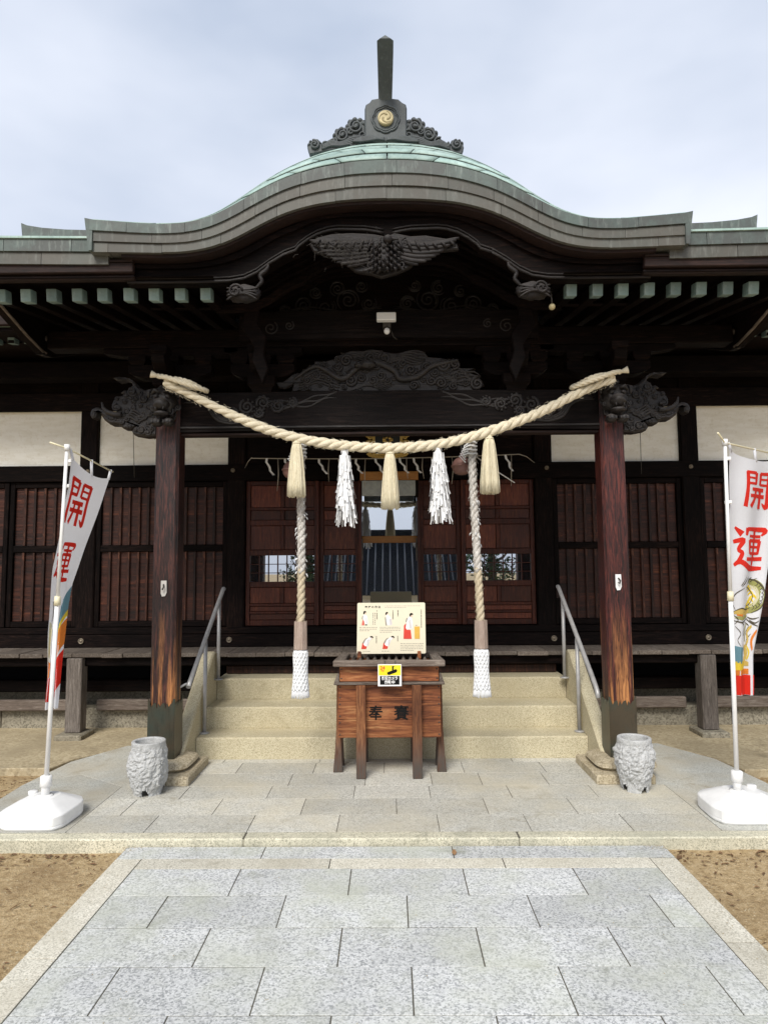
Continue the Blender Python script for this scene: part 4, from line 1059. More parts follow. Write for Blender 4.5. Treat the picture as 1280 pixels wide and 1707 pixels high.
    # stub corner chips: small dark corner blocks as seen beside the posts
# shutters: framed boarding with upright battens
bat = MB().box(-.013, .013, -.024, 0, 0, 1, .003).mesh('batten'); bat.materials.append(MATS['wood_batten'])
for bi, (a, b) in enumerate(bays):
    if a > -1.7 and b < 1.7: continue
    p0, p1 = cut(a, b); mid = (p0+p1)/2
    for q, (x0, x1) in enumerate(((p0, mid-.004), (mid+.004, p1))):
        yy = YW-.02+(.0 if q == 0 else .012)
        fr_ = bx('shutter', 'wood_dark', H, x0, x1, yy+.012, yy+.022, 1.04, 2.588)
        for s0, s1, z0, z1 in ((x0, x0+.05, 1.04, 2.588), (x1-.05, x1, 1.04, 2.588)): bx('stile', 'wood_dark_vertical', fr_, s0, s1, yy-.030, yy+.0115, z0, z1)
        for z0, z1 in ((1.04, 1.10), (1.835, 1.905), (2.53, 2.588)): bx('rail', 'wood_dark', fr_, x0+.0515, x1-.0515, yy-.030, yy+.0115, z0, z1)
        for (z0, z1) in ((1.1015, 1.8335), (1.9065, 2.5285)):
            nb = 6; hgt = (z1-z0)/nb
            for k in range(nb): bx('board', 'wood_shutter', fr_, x0+.052, x1-.052, yy+.003+rng.uniform(0, .0015), yy+.0112, z0+hgt*k+.0003, z0+hgt*(k+1)-.0003, b=.0008)
            n_bt = 5
            for k in range(n_bt):
                xx = lerp(x0+.05, x1-.05, (k+1)/(n_bt+1)); inst(bat, 'batten', fr_, (xx+rng.uniform(-.004, .004), yy+.0015, z0+.001), (rng.uniform(.85, 1.15), 1, z1-z0-.002))
for px_, py0, py1 in ((222, 715, 796), (1067, 715, 790)):
    a = px2(px_, py0, YW-.13); b = px2(px_+2, py1, YW-.13); MB().tube([(a[0], YW-.13, a[1]), (b[0], YW-.13, b[1])], .0035, 5).build('hanging_wire', 'iron', wl)
# panelled sliding doors with latticed panes
def leaf(x0, x1, y, cols, pane_cols, two):
    d = bx('door', 'black_void', H, x0+.02, x1-.02, y+.022, y+.03, 1.04, 2.588)
    xm = (x0+x1)/2
    sw = .045
    for s0, s1 in ((x0, x0+sw), (x1-sw, x1)): bx('stile', 'wood_door', d, s0, s1, y-.012, y+.0215, 1.04, 2.588)
    zs_r = [(1.04, 1.10), (1.165, 1.19), (1.245, 1.275), (1.445, 1.505), (1.785, 1.845), (2.105, 2.165), (2.27, 2.30), (2.54, 2.588)]
    for z0, z1 in zs_r: bx('rail', 'wood_door', d, x0+sw+.001, x1-sw-.001, y-.009, y+.0210, z0, z1)
    for (z0, z1) in zip([q[1] for q in zs_r], [q[0] for q in zs_r][1:]):
        i0 = [q[1] for q in zs_r].index(z0)
        if i0 == 3:      # window band
            pn = bx('pane', 'window_glass', d, x0+sw, x1-sw, y+.012, y+.016, z0, z1, b=.0)
            for k in range(1, pane_cols): xx = lerp(x0+sw, x1-sw, k/pane_cols); bx('muntin', 'wood_door', d, xx-.005, xx+.005, y-.002, y+.0105, z0+.001, z1-.001, b=.001)
            for k in (1, 2): zz = lerp(z0, z1, k/3); bx('muntin', 'wood_door', d, x0+sw+.001, x1-sw-.001, y+.0015, y+.0095, zz-.004, zz+.004, b=.001)
            continue
        parts = [(x0+sw, xm-.02), (xm+.02, x1-sw)] if two and (i0 in (2, 4, 5, 6)) else [(x0+sw, x1-sw)]
        if len(parts) == 2: bx('muntin', 'wood_door', d, xm-.0195, xm+.0195, y-.007, y+.0205, z0+.001, z1-.001)
        for a, b in parts: bx('panel', 'wood_door_panel', d, a+.002, b-.002, y+.006+rng.uniform(0, .003), y+.0195, z0+.002, z1-.002, b=.008)
leaf(-1.545, -.765, YW-.01, 2, 7, True); leaf(-.76, -.325, YW+.035, 1, 4, False)
leaf(.765, 1.545, YW-.01, 2, 7, True); leaf(.315, .76, YW+.035, 1, 4, False)
for x in (-.775, .775, -.32, .31): bx('door_jamb', 'wood_door', H, x-.014, x+.014, YW-.03, YW+.034, 1.04, 2.588)
for x in (-.30, .285): bx('handle_plate', 'wood_weathered_z', H, x-.008, x+.008, YW+.026, YW+.034, 1.72, 1.96, b=.003)
# glazed middle doors
gd = bx('glass_door', 'wood_orange', H, -.306, .296, YW+.07, YW+.11, 1.915, 1.99, b=.004)
bx('rail', 'wood_orange', gd, -.306, .296, YW+.07, YW+.11, 2.60, 2.72, b=.004)
bx('rail', 'wood_dark', gd, -.306, .296, YW+.07, YW+.11, 1.04, 1.25, b=.004)
def tilt(z): return .0092*(z-1.9)
for z0, z1 in ((1.251, 1.914), (1.991, 2.599)):
    MB().add([(-.305, YW+.085-tilt(z0)*-1, z0), (.295, YW+.085-tilt(z0)*-1, z0), (.295, YW+.085+tilt(z1), z1), (-.305, YW+.085+tilt(z1), z1)], [(0, 1, 2, 3)]).build('pane', 'window_glass', gd)
lt = bx('paper_lantern_box', 'frosted_glass', H, -.29, .27, 6.98, 7.04, 2.40, 2.56, b=.004)
bx('lantern_rail', 'wood_orange', lt, -.31, .30, 6.985, 7.035, 2.563, 2.655, b=.004)
bx('lantern_side', 'wood_dark_vertical', lt, .272, .30, 6.985, 7.035, 2.38, 2.562, b=.003)

# ---- veranda: planks laid front to back, edge beam, posts on pads, tie beams
ver = group_part('veranda', H)
x = -6.0
while x < 6.0:
    w = rng.uniform(.20, .30); t = rng.uniform(-.003, .003)
    bx('plank', 'wood_weathered', ver, x+.0015, x+w-.0015, 6.60+rng.uniform(-.012, .012), YW-.073, .79+t, .829+t, b=.004); x += w
bx('edge_beam', 'wood_dark', ver, -6, 6, 6.66, 6.80, .70, .787, b=.008)
bx('lower_beam', 'wood_batten', ver, -1.63, 1.63, 6.74, 6.86, .605, .69, b=.01)
bx('inner_beam', 'wood_dark', ver, -6, 6, 6.96, 7.06, .40, .52, b=.01)
for x in (-4.7, -3.08, 3.06, 4.7):
    bx('veranda_post', 'wood_weathered_z', ver, x-.075, x+.075, 6.52+.07, 6.66+.07, .075, .785, b=.008)
    bx('post_pad', 'stone_foundation', ver, x-.13, x+.13, 6.49, 6.80, .0, .074, b=.012)
for a, b in ((-6, -3.16), (-3.0, -1.85), (1.85, 2.98), (3.14, 6)):
    bx('tie_beam', 'wood_weathered_x', ver, a, b, 6.93, 6.99, .215, .325, b=.01)
bx('dark_skirt', 'black_void', ver, -6, 6, 7.30, 7.34, .0, .8)
fx = -6.0
fo = group_part('foundation', H)
while fx < 6:
    w = rng.uniform(.7, 1.15); bx('foundation_stone', 'stone_foundation', fo, fx+.004, fx+w-.004, 7.02, 7.25, -.05, .225+rng.uniform(-.008, .004), b=.015); fx += w
bx('inner_ledge', 'stone_foundation', fo, -6, 6, 7.26, 7.295, -.05, .43, b=.01)
# ================================================================== STAIRS
st = thing('stone_staircase', 'three broad yellowish granite steps with sloping stone cheeks before the hall', 'stairs', (0, 6.2, 0))
def rough_box(x0, x1, y0, y1, z0, z1, b, seed, amp=.002, step=.06):
    # a worked stone: box with its long front edges rounded and faintly uneven
    n = max(2, int((x1-x0)/step)); prof = []
    for k in range(5): a = PI/2*k/4; prof.append((y0+b-b*math.cos(a), z1-b+b*math.sin(a)))
    prof = [(y0+.002, z0), (y0, z0+.01)]+prof+[(y1, z1), (y1, z0)]
    vs = []
    for i in range(n+1):
        x = lerp(x0, x1, i/n)
        for j, (y, z) in enumerate(prof):
            d = amp*mnoise.noise(Vector((x*4, y*5+seed, z*5)))+amp*.6*mnoise.noise(Vector((x*17, seed, z*14)))
            vs.append((x, y+(d if j < 7 else 0), z+(d if 2 <= j < 8 else 0)))
    p = len(prof)
    m = MB(); m.add(vs, [(i*p+k, i*p+(k+1) % p, (i+1)*p+(k+1) % p, (i+1)*p+k) for i in range(n) for k in range(p)]); m.add(vs[:p], [tuple(range(p))]); m.add(vs[-p:], [tuple(range(p))])
    return m
for k, (y0, y1, z0, z1) in enumerate(((5.80, 6.16, .02, .219), (6.119, 6.52, .2192, .408), (6.476, 6.90, .4082, .603))):
    for a, b in (((-1.652, 1.652),), ((-1.652, 1.652),), ((-1.652, 1.652),))[k]:
        rough_box(a, b, y0, y1, z0, z1, .016, k*3+a).build('step', 'granite_step', st)
for sx in (-1, 1):
    top = [(5.42, .16), (5.50, .215)]+[(lerp(5.50, 6.27, i/8), lerp(.215, .80, i/8)) for i in range(1, 9)]+[(6.31, .835), (6.35, .858), (6.40, .868), (6.45, .862), (6.49, .84)]
    pts = [(5.41, .035)]+top+[(6.50, .035)]
    MB().prism(pts, sx*1.656, sx*1.768, 'yz', .014).build('cheek_stone', 'granite_step', st)
    # rounded foot stone in front of the cheek
    MB().box(min(sx*1.62, sx*1.80), max(sx*1.62, sx*1.80), 5.33, 5.41, .03, .12, .02).build('foot_stone', 'stone_base', st)

# ================================================================== HANDRAILS
for sx in (-1, 1):
    hr = thing('handrail', ('left steel stair handrail with a hooked lower end' if sx < 0 else
                            'right steel stair handrail with a brown bracket at its top'), 'handrail', (sx*1.62, 6.0, .04), 'stair handrails')
    X = sx*1.625
    top = (X, 6.52, 1.43); bot = (X, 5.50, .735)
    ln = [(X, 6.575, 1.448), (X, 6.56, 1.452), top]+[tuple(Vector(top).lerp(Vector(bot), t/10)) for t in range(1, 11)]
    if sx < 0: ln += [(X, 5.46, .70)]
    else: ln += [(X, 5.44, .69), (X, 5.40, .65), (X, 5.385, .61)]
    MB().tube(ln, .0195, 10).build('rail', 'steel', hr)
    MB().tube([(X, 6.40, .60), (X, 6.40, 1.335)], .0165, 10).build('post', 'steel', hr)
    MB().tube([(X, 5.95, .215), (X, 5.95, 1.02)], .0165, 10).build('post', 'steel', hr)
    for y, z in ((6.40, .6055), (5.95, .2215)): MB().lathe([(.045, 0), (.045, .006), (.02, .012)], (X, y, z), 16).build('floor_flange', 'steel', hr)
    if sx < 0: MB().tube([(X, 5.50, .725), (X-.03, 5.48, .72), (X-.07, 5.46, .70), (X-.085, 5.45, .66), (X-.10, 5.45, .59)], .010, 8).build('hook', 'steel', hr)
    else: MB().box(X-.018, X+.018, 6.53, 6.57, 1.34, 1.43, .006).build('bracket', 'wood_eave_board', hr)

# ================================================================== OFFERING BOX
ob = thing('offering_box', 'weathered wooden offering box with grated top and four splayed legs before the steps', 'offering box', (-.015, 5.5, .04))
cx = -.015
M_ = 'wood_box'
# body: three horizontal boards at the front, sides, back
for k, (z0, z1) in enumerate(((.335, .47), (.4715, .61), (.6115, .742))): bx('front_board', M_, ob, cx-.398, cx+.398, 5.305, 5.33, z0, z1, b=.003)
for s in (-1, 1): bx('side_board', M_, ob, min(cx+s*.375, cx+s*.397), max(cx+s*.375, cx+s*.397), 5.331, 5.675, .335, .742)
bx('back_board', M_, ob, cx-.398, cx+.398, 5.676, 5.70, .335, .742)
bx('bottom_board', M_, ob, cx-.37, cx+.37, 5.331, 5.675, .34, .36)
bx('upper_board', M_, ob, cx-.385, cx+.385, 5.285, 5.31, .765, .885, b=.004)
for s in (-1, 1): bx('upper_side', M_, ob, min(cx+s*.36, cx+s*.384), max(cx+s*.36, cx+s*.384), 5.311, 5.69, .765, .885)
bx('upper_back', M_, ob, cx-.385, cx+.385, 5.691, 5.715, .765, .885)
# ledge moulding, flaring at the ends
bx('ledge', 'wood_weathered_x', ob, cx-.425, cx+.425, 5.255, 5.304, .744, .763, b=.006)
for s in (-1, 1):
    MB().prism([(cx+s*.40, .744), (cx+s*.43, .742), (cx+s*.425, .762), (cx+s*.40, .83), (cx+s*.388, .83), (cx+s*.388, .744)], 5.27, 5.72, 'xz').build('ledge_end', 'wood_weathered', ob)
# top frame and slats
bx('frame_rail', 'wood_weathered_x', ob, cx-.43, cx+.43, 5.22, 5.285, .887, .932, b=.006)
bx('frame_rail', 'wood_weathered_x', ob, cx-.40, cx+.40, 5.71, 5.77, .887, .930, b=.006)
for s in (-1, 1):
    pts = [(cx+s*.43, 5.286), (cx+s*.40, 5.709), (cx+s*.33, 5.709), (cx+s*.345, 5.286)]; MB().prism(pts, .887, .931, 'xy', .005).build('frame_rail', 'wood_weathered', ob)
for k in range(11):
    x = cx-.29+.058*k
    MB().prism([(x-.016, .888), (x+.016, .888), (x+.014, .905), (x, .926), (x-.014, .905)], 5.288, 5.708, 'xz').build('grate_slat', 'wood_weathered', ob)
# legs
for x in (-.233, .197): bx('leg', 'wood_box_leg', ob, x-.037, x+.037, 5.245, 5.3045, .041, .742, b=.004)
for x in (-.233, .197): bx('leg', 'wood_box_leg', ob, x-.037, x+.037, 5.7005, 5.755, .041, .742, b=.004)
for s in (-1, 1):
    o_ = .399; pts = [(cx+s*.399, .742), (cx+s*.418, .742), (cx+s*.420, .40), (cx+s*.432, .20), (cx+s*.446, .041), (cx+s*.372, .041), (cx+s*.380, .20), (cx+s*.385, .334), (cx+s*.399, .336)]
    for y in (5.42, 5.60): MB().prism(pts, y, y+.06, 'xz', .003).build('leg', 'wood_box_leg', ob)
# nail heads
nl = MB().lathe([(.006, 0), (.006, .002), (.003, .004)], (0, 0, 0), 8); nl.v = [(p[0], -p[2], p[1]) for p in nl.v]; nm = nl.mesh('nail'); nm.materials.append(MATS['iron'])
for s in (-1, 1):
    for z in (.36, .45, .50, .59, .64, .72): inst(nm, 'nail', ob, (cx+s*.383, 5.3048, z))
    for z in (.79, .86): inst(nm, 'nail', ob, (cx+s*.37, 5.2848, z))
# the two carved characters on the front
def decal(txt, size, cx, y, cz, mat, parent, name, bold=0., sx=1., thick=.0008):
    V, F = text_polys(txt, size, bold); m = MB(); m.add([(cx+a*sx, y, cz+b) for a, b in V], F); return m.build(name, mat, parent)
decal('奉', .115, -.120, 5.3040, .515, 'ink_black', ob, 'carved_character', .0023)
decal('賽', .118, .078, 5.3040, .515, 'ink_black', ob, 'carved_character', .0022)

# ================================================================== ETIQUETTE POSTER ON THE BOX
po = thing('etiquette_board', 'cream printed board with drawings of a bowing figure, standing on the offering box', 'sign', (0, 5.5, .93))
bp = [( -.268, .95), (.275, .95), (.283, .958), (.281, 1.352), (.273, 1.36), (-.262, 1.36), (-.27, 1.352), (-.276, .958)]
MB().prism(bp, 5.50, 5.506, 'xz', .001).build('panel', 'poster_cream', po)
for x in (-.255, .228): 
    bk = bx('bracket', 'wood_box', po, x-.014, x+.014, 5.478, 5.4995, .905, .972, b=.003); bx('bracket_foot', 'wood_box', bk, x-.013, x+.013, 5.507, 5.56, .905, .955, b=.003)
Pz = lambda x, y: (lerp(-.2735, .2805, (x-50)/1165.), lerp(1.36, .95, (y-42)/880.))
dz = [0]
def ink(name, pts, mat, w=None):
    dz[0] += 1; y = 5.4995-.00003*dz[0]
    P = [Pz(*p) for p in pts]
    MB().add([(a, y, b) for a, b in P], [tuple(t) for t in tess(P)]).build(name, mat, po)
def lines(name, x0, x1, ys_, mat='ink_grey', h=5, seed=0, vert=False):
    r_ = random.Random(seed); m = MB(); dz[0] += 1; y = 5.4995-.00003*dz[0]
    for yy in ys_:
        x = x0; end = x1 if yy != ys_[-1] else lerp(x0, x1, .6)
        while x < end:
            L = r_.uniform(12, 40); q = [Pz(*p) for p in (((x, yy-h), (min(x+L, end), yy-h), (min(x+L, end), yy+h), (x, yy+h)) if not vert else ((yy-h, x), (yy-h, min(x+L, end)), (yy+h, min(x+L, end)), (yy+h, x)))]
            m.add([(a, y, b) for a, b in q], [(0, 1, 2, 3)]); x += L+r_.uniform(7, 14)
    m.build(name, mat, po)
def ptext(txt, x, y, size, mat='ink_black', bold=0): 
    dz[0] += 1; c = Pz(x, y); decal(txt, size, c[0], 5.4995-.00003*dz[0], c[1], mat, po, 'printed_text', bold)
for i, ch in enumerate('参拝の作法'): ptext(ch, 208+56*i, 118, .021, 'ink_black', .0005)
lines('printed_lines', 525, 1130, [98, 125], 'ink_grey_light', 5, 1)
lines('printed_lines', 92, 395, [468, 497, 524], 'ink_grey', 4, 2); lines('printed_lines', 440, 785, [466, 493, 521, 550], 'ink_grey', 4, 3)
lines('printed_lines', 150, 350, [876], 'ink_grey', 4, 4); lines('printed_lines', 470, 700, [876], 'ink_grey', 4, 5)
lines('printed_lines', 790, 1180, [748, 778, 808, 838, 868], 'ink_grey', 4, 6)
for xs_, a, b in (((325, 358, 392), 215, 420), ((392,), 175, 200), ((750,), 170, 350), ((665,), 175, 440), ((1148,), 165, 690), ((380,), 615, 830), ((742,), 615, 770)): lines('printed_lines', a, b, list(xs_)+[xs_[-1]], 'ink_grey', 6, a+len(xs_), True)
def fig(name, parts):
    for mat, pts in parts: ink(name, pts, mat)
fig('standing_figure', [('poster_pink', [(118, 430), (150, 330), (170, 330), (165, 432)]), ('poster_red', [(145, 430), (150, 340), (170, 350), (175, 430)]), ('poster_white', [(150, 260), (185, 235), (225, 270), (245, 400), (205, 420), (165, 350), (145, 300)]), ('poster_shade', [(200, 300), (215, 300), (228, 400), (210, 405)]),
    ('ink_grey', [(133, 310), (145, 265), (155, 262), (148, 340)]), ('skin_print', [(185, 205), (210, 205), (205, 235), (188, 240)]), ('ink_black', [(158, 235), (160, 195), (182, 178), (208, 192), (210, 206), (185, 212), (178, 240)]), ('ink_black', [(185, 430), (190, 412), (225, 415), (222, 432)])])
fig('standing_figure', [('poster_white', [(545, 270), (570, 235), (625, 290), (655, 420), (600, 435), (555, 430)]), ('poster_shade', [(600, 330), (640, 320), (650, 420), (610, 425)]), ('ink_grey', [(527, 300), (540, 290), (562, 435), (540, 435)]), ('skin_print', [(560, 220), (582, 220), (575, 248), (556, 248)]), ('ink_black', [(535, 250), (538, 215), (560, 200), (580, 206), (582, 222), (560, 232), (556, 252)])])
for dx in (0, 360):
    fig('bowing_figure', [('poster_red', [(122+dx, 838), (140+dx, 740), (165+dx, 690), (190+dx, 760), (215+dx, 800), (205+dx, 838)]), ('poster_white', [(155+dx, 760), (195+dx, 680), (270+dx, 625), (320+dx, 650), (270+dx, 690), (230+dx, 790), (190+dx, 790)]), ('poster_shade', [(225+dx, 690), (260+dx, 670), (235+dx, 780), (220+dx, 780)]),
        ('ink_grey', [(140+dx, 735), (185+dx, 665), (230+dx, 640), (190+dx, 690), (160+dx, 745)]), ('skin_print', [(285+dx, 640), (310+dx, 640), (305+dx, 662), (290+dx, 660)]), ('ink_black', [(265+dx, 632), (285+dx, 615), (315+dx, 618), (330+dx, 645), (315+dx, 652), (300+dx, 640), (280+dx, 642)])])
fig('large_figure', [('poster_red', [(842, 668), (850, 440), (885, 400), (900, 510), (965, 515), (980, 668)]), ('poster_white', [(885, 440), (905, 340), (940, 280), (985, 300), (1005, 380), (1000, 490), (900, 510), (880, 480)]), ('poster_shade', [(930, 360), (960, 330), (985, 480), (950, 490)]), ('ink_grey', [(880, 370), (895, 310), (915, 305), (895, 385)]),
    ('skin_print', [(965, 250), (1000, 255), (990, 295), (960, 290)]), ('ink_black', [(950, 280), (948, 240), (972, 220), (1005, 232), (1008, 255), (980, 255), (962, 285)]), ('poster_gold', [(1028, 455), (1120, 455), (1118, 668), (1030, 668)]), ('ink_grey', [(1045, 430), (1078, 430), (1078, 438), (1045, 438)])])

# ================================================================== SECURITY CAMERA NOTICE
sn = thing('camera_notice', 'small yellow and black security camera notice fixed to the front of the offering box', 'sign', (-.01, 5.2, .74))
x0, x1, z0, z1 = -.101, .080, .742, .907
bx('panel', 'poster_white', sn, x0, x1, 5.205, 5.2135, z0, z1, b=.002)
MB().add([(x0+.006, 5.2046, z0+.082), (x1-.006, 5.2046, z0+.082), (x1-.006, 5.2046, z1-.006), (x0+.006, 5.2046, z1-.006)], [(0, 1, 2, 3)]).build('yellow_field', 'poster_yellow', sn)
MB().add([(x0+.016, 5.2046, z0+.012), (x1-.016, 5.2046, z0+.012), (x1-.016, 5.2046, z0+.078), (x0+.016, 5.2046, z0+.078)], [(0, 1, 2, 3)]).build('black_field', 'ink_black', sn)
decal('防犯カメラ', .030, -.0105, 5.2043, z0+.059, 'poster_white', sn, 'printed_text', .0008, .82); decal('作動中', .030, -.0105, 5.2043, z0+.029, 'poster_white', sn, 'printed_text', .0008, .9)
decal('24', .036, x0+.036, 5.2043, z1-.028, 'poster_red', sn, 'printed_text', .0012); decal('時間', .012, x0+.036, 5.2043, z1-.050, 'poster_red', sn, 'printed_text', .0003)
qx = lambda a, b: (a-.0105, b+z0+.118)
cm = MB(); pts = [(-.018, -.012), (.048, .012), (.058, .001), (.052, -.013), (-.008, -.034), (-.02, -.026)]
cm.add([(qx(*p)[0], 5.2044, qx(*p)[1]) for p in pts], [tuple(t) for t in tess(pts)]); pts = [(.018, .002), (.018, .034), (.036, .034), (.036, .030), (.030, .028), (.030, .006)]
cm.add([(qx(*p)[0], 5.2043, qx(*p)[1]) for p in pts], [tuple(t) for t in tess(pts)]); cm.build('camera_symbol', 'ink_black', sn)
bx('hanger', 'iron', sn, -.05, -.045, 5.2137, 5.2195, .86, .935, b=.001); bx('hanger', 'iron', sn, .03, .035, 5.2137, 5.2195, .86, .935, b=.001)

# ================================================================== SACRED ROPE WITH TASSELS
sh = thing('sacred_rope', 'thick twisted cream straw rope slung between the two lion-headed pillars', 'rope', (0, 5.12, 2.5))
ctl = [(-1.74, 5.10, 3.085), (-1.68, 5.09, 3.06), (-1.61, 5.10, 3.03), (-1.393, 5.12, 2.922), (-1.158, 5.12, 2.808), (-.924, 5.12, 2.713), (-.691, 5.12, 2.646), (-.459, 5.12, 2.602), (-.227, 5.12, 2.576), (.005, 5.12, 2.566), (.237, 5.12, 2.577), (.469, 5.12, 2.608), (.701, 5.12, 2.667), (.934, 5.12, 2.744), (1.168, 5.12, 2.837), (1.403, 5.12, 2.953), (1.58, 5.10, 3.03), (1.66, 5.09, 3.06), (1.74, 5.10, 3.085)]
def rope_mesh(line, R0, pitch, strands=3, n=8, ratio=.56, hand=1, rfn=None, fuzz=0, seed=0):
    m = MB(); L = [Vector(p) for p in line]; s = [0]
    for a, b in zip(L, L[1:]): s.append(s[-1]+(b-a).length)
    frames = []; up = None
    for i, p in enumerate(L):
        t = (L[min(i+1, len(L)-1)]-L[max(i-1, 0)]).normalized()
        if up is None: up = (Vector((0, 0, 1)) if abs(t.z) < .9 else Vector((0, -1, 0))); 
        up = (up-t*up.dot(t)).normalized(); frames.append((up.copy(), t.cross(up)))
    for k in range(strands):
        pts = []; rad = []
        for i, p in enumerate(L):
            u, w = frames[i]; q = R0*(rfn(s[i]/s[-1]) if rfn else 1); a = hand*2*PI*s[i]/pitch+2*PI*k/strands
            pts.append(p+(u*math.cos(a)+w*math.sin(a))*q*(1-ratio)*1.02); rad.append(q*ratio)
        m.tube(pts, rad, n)
    if fuzz:
        r_ = random.Random(seed)
        for q in range(fuzz):
            i = r_.randrange(2, len(L)-2); u, w = frames[i]; a = r_.uniform(0, 6.28); d = u*math.cos(a)+w*math.sin(a); t = (L[i+1]-L[i-1]).normalized()
            b0 = L[i]+d*R0*.92; e = b0+d*r_.uniform(.004, .016)+t*r_.uniform(-.03, .03)
            m.tube([b0, (b0+e)/2+d*.003, e], .0011, 3, False)
    return m
rl_ = smooth_line([Vector(p) for p in ctl], 14)
rope_mesh(rl_, .041, .25, 3, 10, .54, -1, lambda t: (.74+.26*min(1, 5*min(t, 1-t)))*(1+.03*math.sin(t*37)+.025*math.sin(t*91)), 800, 1).build('rope', 'rope_straw', sh)
def knot(sx):
    # loops of the rope's thinner end thrown over the lion head, with a flared tip
    m = MB(); X = sx*1.60
    lp = [(X-sx*.12, 5.14, 3.10), (X-sx*.05, 5.05, 3.125), (X+sx*.06, 5.06, 3.155), (X+sx*.14, 5.10, 3.15), (X+sx*.16, 5.22, 3.13), (X+sx*.05, 5.26, 3.14), (X-sx*.10, 5.22, 3.12), (X-sx*.16, 5.15, 3.08), (X-sx*.10, 5.06, 3.09), (X+sx*.02, 5.03, 3.125), (X+sx*.12, 5.05, 3.165), (X+sx*.20, 5.08, 3.185)]
    lp = [(a-sx*.01, b, c-.045) for a, b, c in lp]
    m = rope_mesh(smooth_line([Vector(p) for p in lp], 7), .021, .12, 3, 7, .54, 1)
    e = Vector(lp[-1]); m.tube([e, e+Vector((sx*.02, -.005, .004)), e+Vector((sx*.05, -.012, .012))], [.013, .018, .029], 10)
    return m
for sx in (-1, 1): knot(sx).build('end_knot', 'rope_straw', sh)
def tassel(x, y, z0, z1, r0, r1, seed):
    m = MB(); r_ = random.Random(seed)
    m.lathe([(r0*.5, z0+.03), (r0*.62, z0), (r0*.9, z0-.05), (lerp(r0, r1, .5), lerp(z0, z1, .45)), (r1*.93, z1+.02), (r1*.90, z1+.008)], (x, y, 0), 24)
    for k in range(230):
        a = r_.uniform(0, 2*PI); dr_ = r_.uniform(.9, 1.06) if k < 215 else r_.uniform(1.05, 1.22); pts = []
        for t in (0, .12, .3, .55, .8, 1.0):
            rr_ = lerp(r0*.62, r1, min(1, (t*1.15)**.62))*dr_; aa = a+r_.uniform(-.03, .03); pts.append((x+math.cos(aa)*rr_, y+math.sin(aa)*rr_, lerp(z0, z1+r_.uniform(-.012, .012), t)))
        m.tube(pts, r_.uniform(.0022, .0036), 4)
    rg = [(x+r0*.72*math.cos(a), y+r0*.72*math.sin(a), z0-.006) for a in (2*PI*i/16 for i in range(17))]; m.tube(rg, .007, 6)
    m.tube([(x, y, z0-.01), (x+.004, y+.002, z0+.05)], r0*.5, 8)
    return m
for i, (x, zt_, zb_) in enumerate(((-.716, 2.615, 2.198), (.004, 2.528, 2.10), (.770, 2.64, 2.214))):
    tassel(x, 5.12, zt_, zb_, .040, .062, 60+i).build('straw_tassel', 'straw', sh)
def shide(x, y, z0, z1, r0, r1, seed, lean):
    m = MB(); r_ = random.Random(seed); n = 9
    for tier in range(n):
        tz = lerp(z0-.02, z1+.13, tier/(n-1)); rad = lerp(r0, r1, (tier/(n-1))**.7)
        for k in range(34):
            a = r_.uniform(0, 2*PI); q = rad*math.sqrt(r_.uniform(.25, 1)); L = r_.uniform(.07, .125); w = r_.uniform(.004, .0075)
            bx_, by_ = x+lean*(z0-tz)+math.cos(a)*q, y+math.sin(a)*q
            ta = a+r_.uniform(-.7, .7); dx, dy = -math.sin(ta)*w, math.cos(ta)*w
            pts = []; ox, oy = 0, 0
            for t in range(4):
                z = tz-L*t/3; ox += math.cos(a)*.004*t*r_.uniform(.2, 1.0); oy += math.sin(a)*.004*t*r_.uniform(.2, 1); tw = r_.uniform(.7, 1.3)
                px_, py_ = bx_+ox+lean*L*t/3, by_+oy; pts += [(px_-dx*tw, py_-dy*tw, z), (px_+dx*tw, py_+dy*tw, z+r_.uniform(-.002, .002))]
            m.add(pts, [(0, 1, 3, 2), (2, 3, 5, 4), (4, 5, 7, 6)])
    m.lathe([(.012, z0+.05), (.02, z0), (.035, z0-.05), (r1*.55, z1+.16), (r1*.5, z1+.14)], (x, y, 0), 10)
    for k in range(12):
        a = r_.uniform(0, 6.28); m.add([(x+math.cos(a)*.02, y+math.sin(a)*.02, z0+.02), (x+math.cos(a)*.03, y+math.sin(a)*.03, z0+.04), (x+math.cos(a+.4)*.03, y+math.sin(a+.4)*.03, z0-.01)], [(0, 1, 2)])
    m.tube([(x, y, z0), (x, y, z0+.06)], .012, 6)
    return m
shide(-.345, 5.12, 2.53, 1.945, .04, .075, 5, .02).build('paper_streamers', 'paper', sh)
shide(.375, 5.12, 2.55, 1.965, .045, .08, 6, .03).build('paper_streamers', 'paper', sh)

# ================================================================== BELLS AND BELL ROPES
def bell(x, y, z, label):
    t = thing('bell', label, 'bell', (x, y, z-.08), 'round bells under the beam')
    m = MB(); r = .078
    m.lathe([(.001, -.072), (.03, -.070), (.058, -.055), (.074, -.03), (.078, -.004), (.084, -.002), (.084, .008), (.078, .010), (.070, .036), (.05, .062), (.025, .074), (.001, .077)], (x, y, z), 28)
    m.build('shell', 'bell_copper', t)
    MB().tube([(x, y, z+.07), (x, y+.005, z+.11)], .012, 8).build('loop', 'bell_copper', t)
    MB().box(x-.045, x+.045, y-.003, y+.003, z-.0765, z-.062, .001).build('slit', 'ink_black', t)
    MB().tube([(x, y, z+.10), (x, 5.40, 2.70)], .006, 6).build('hanger', 'iron', t)
bell(-.79, 5.40, 2.44, 'round copper bell half hidden behind the left straw tassel')
bell(.585, 5.40, 2.46, 'round copper bell hanging in clear view left of the grey rope')
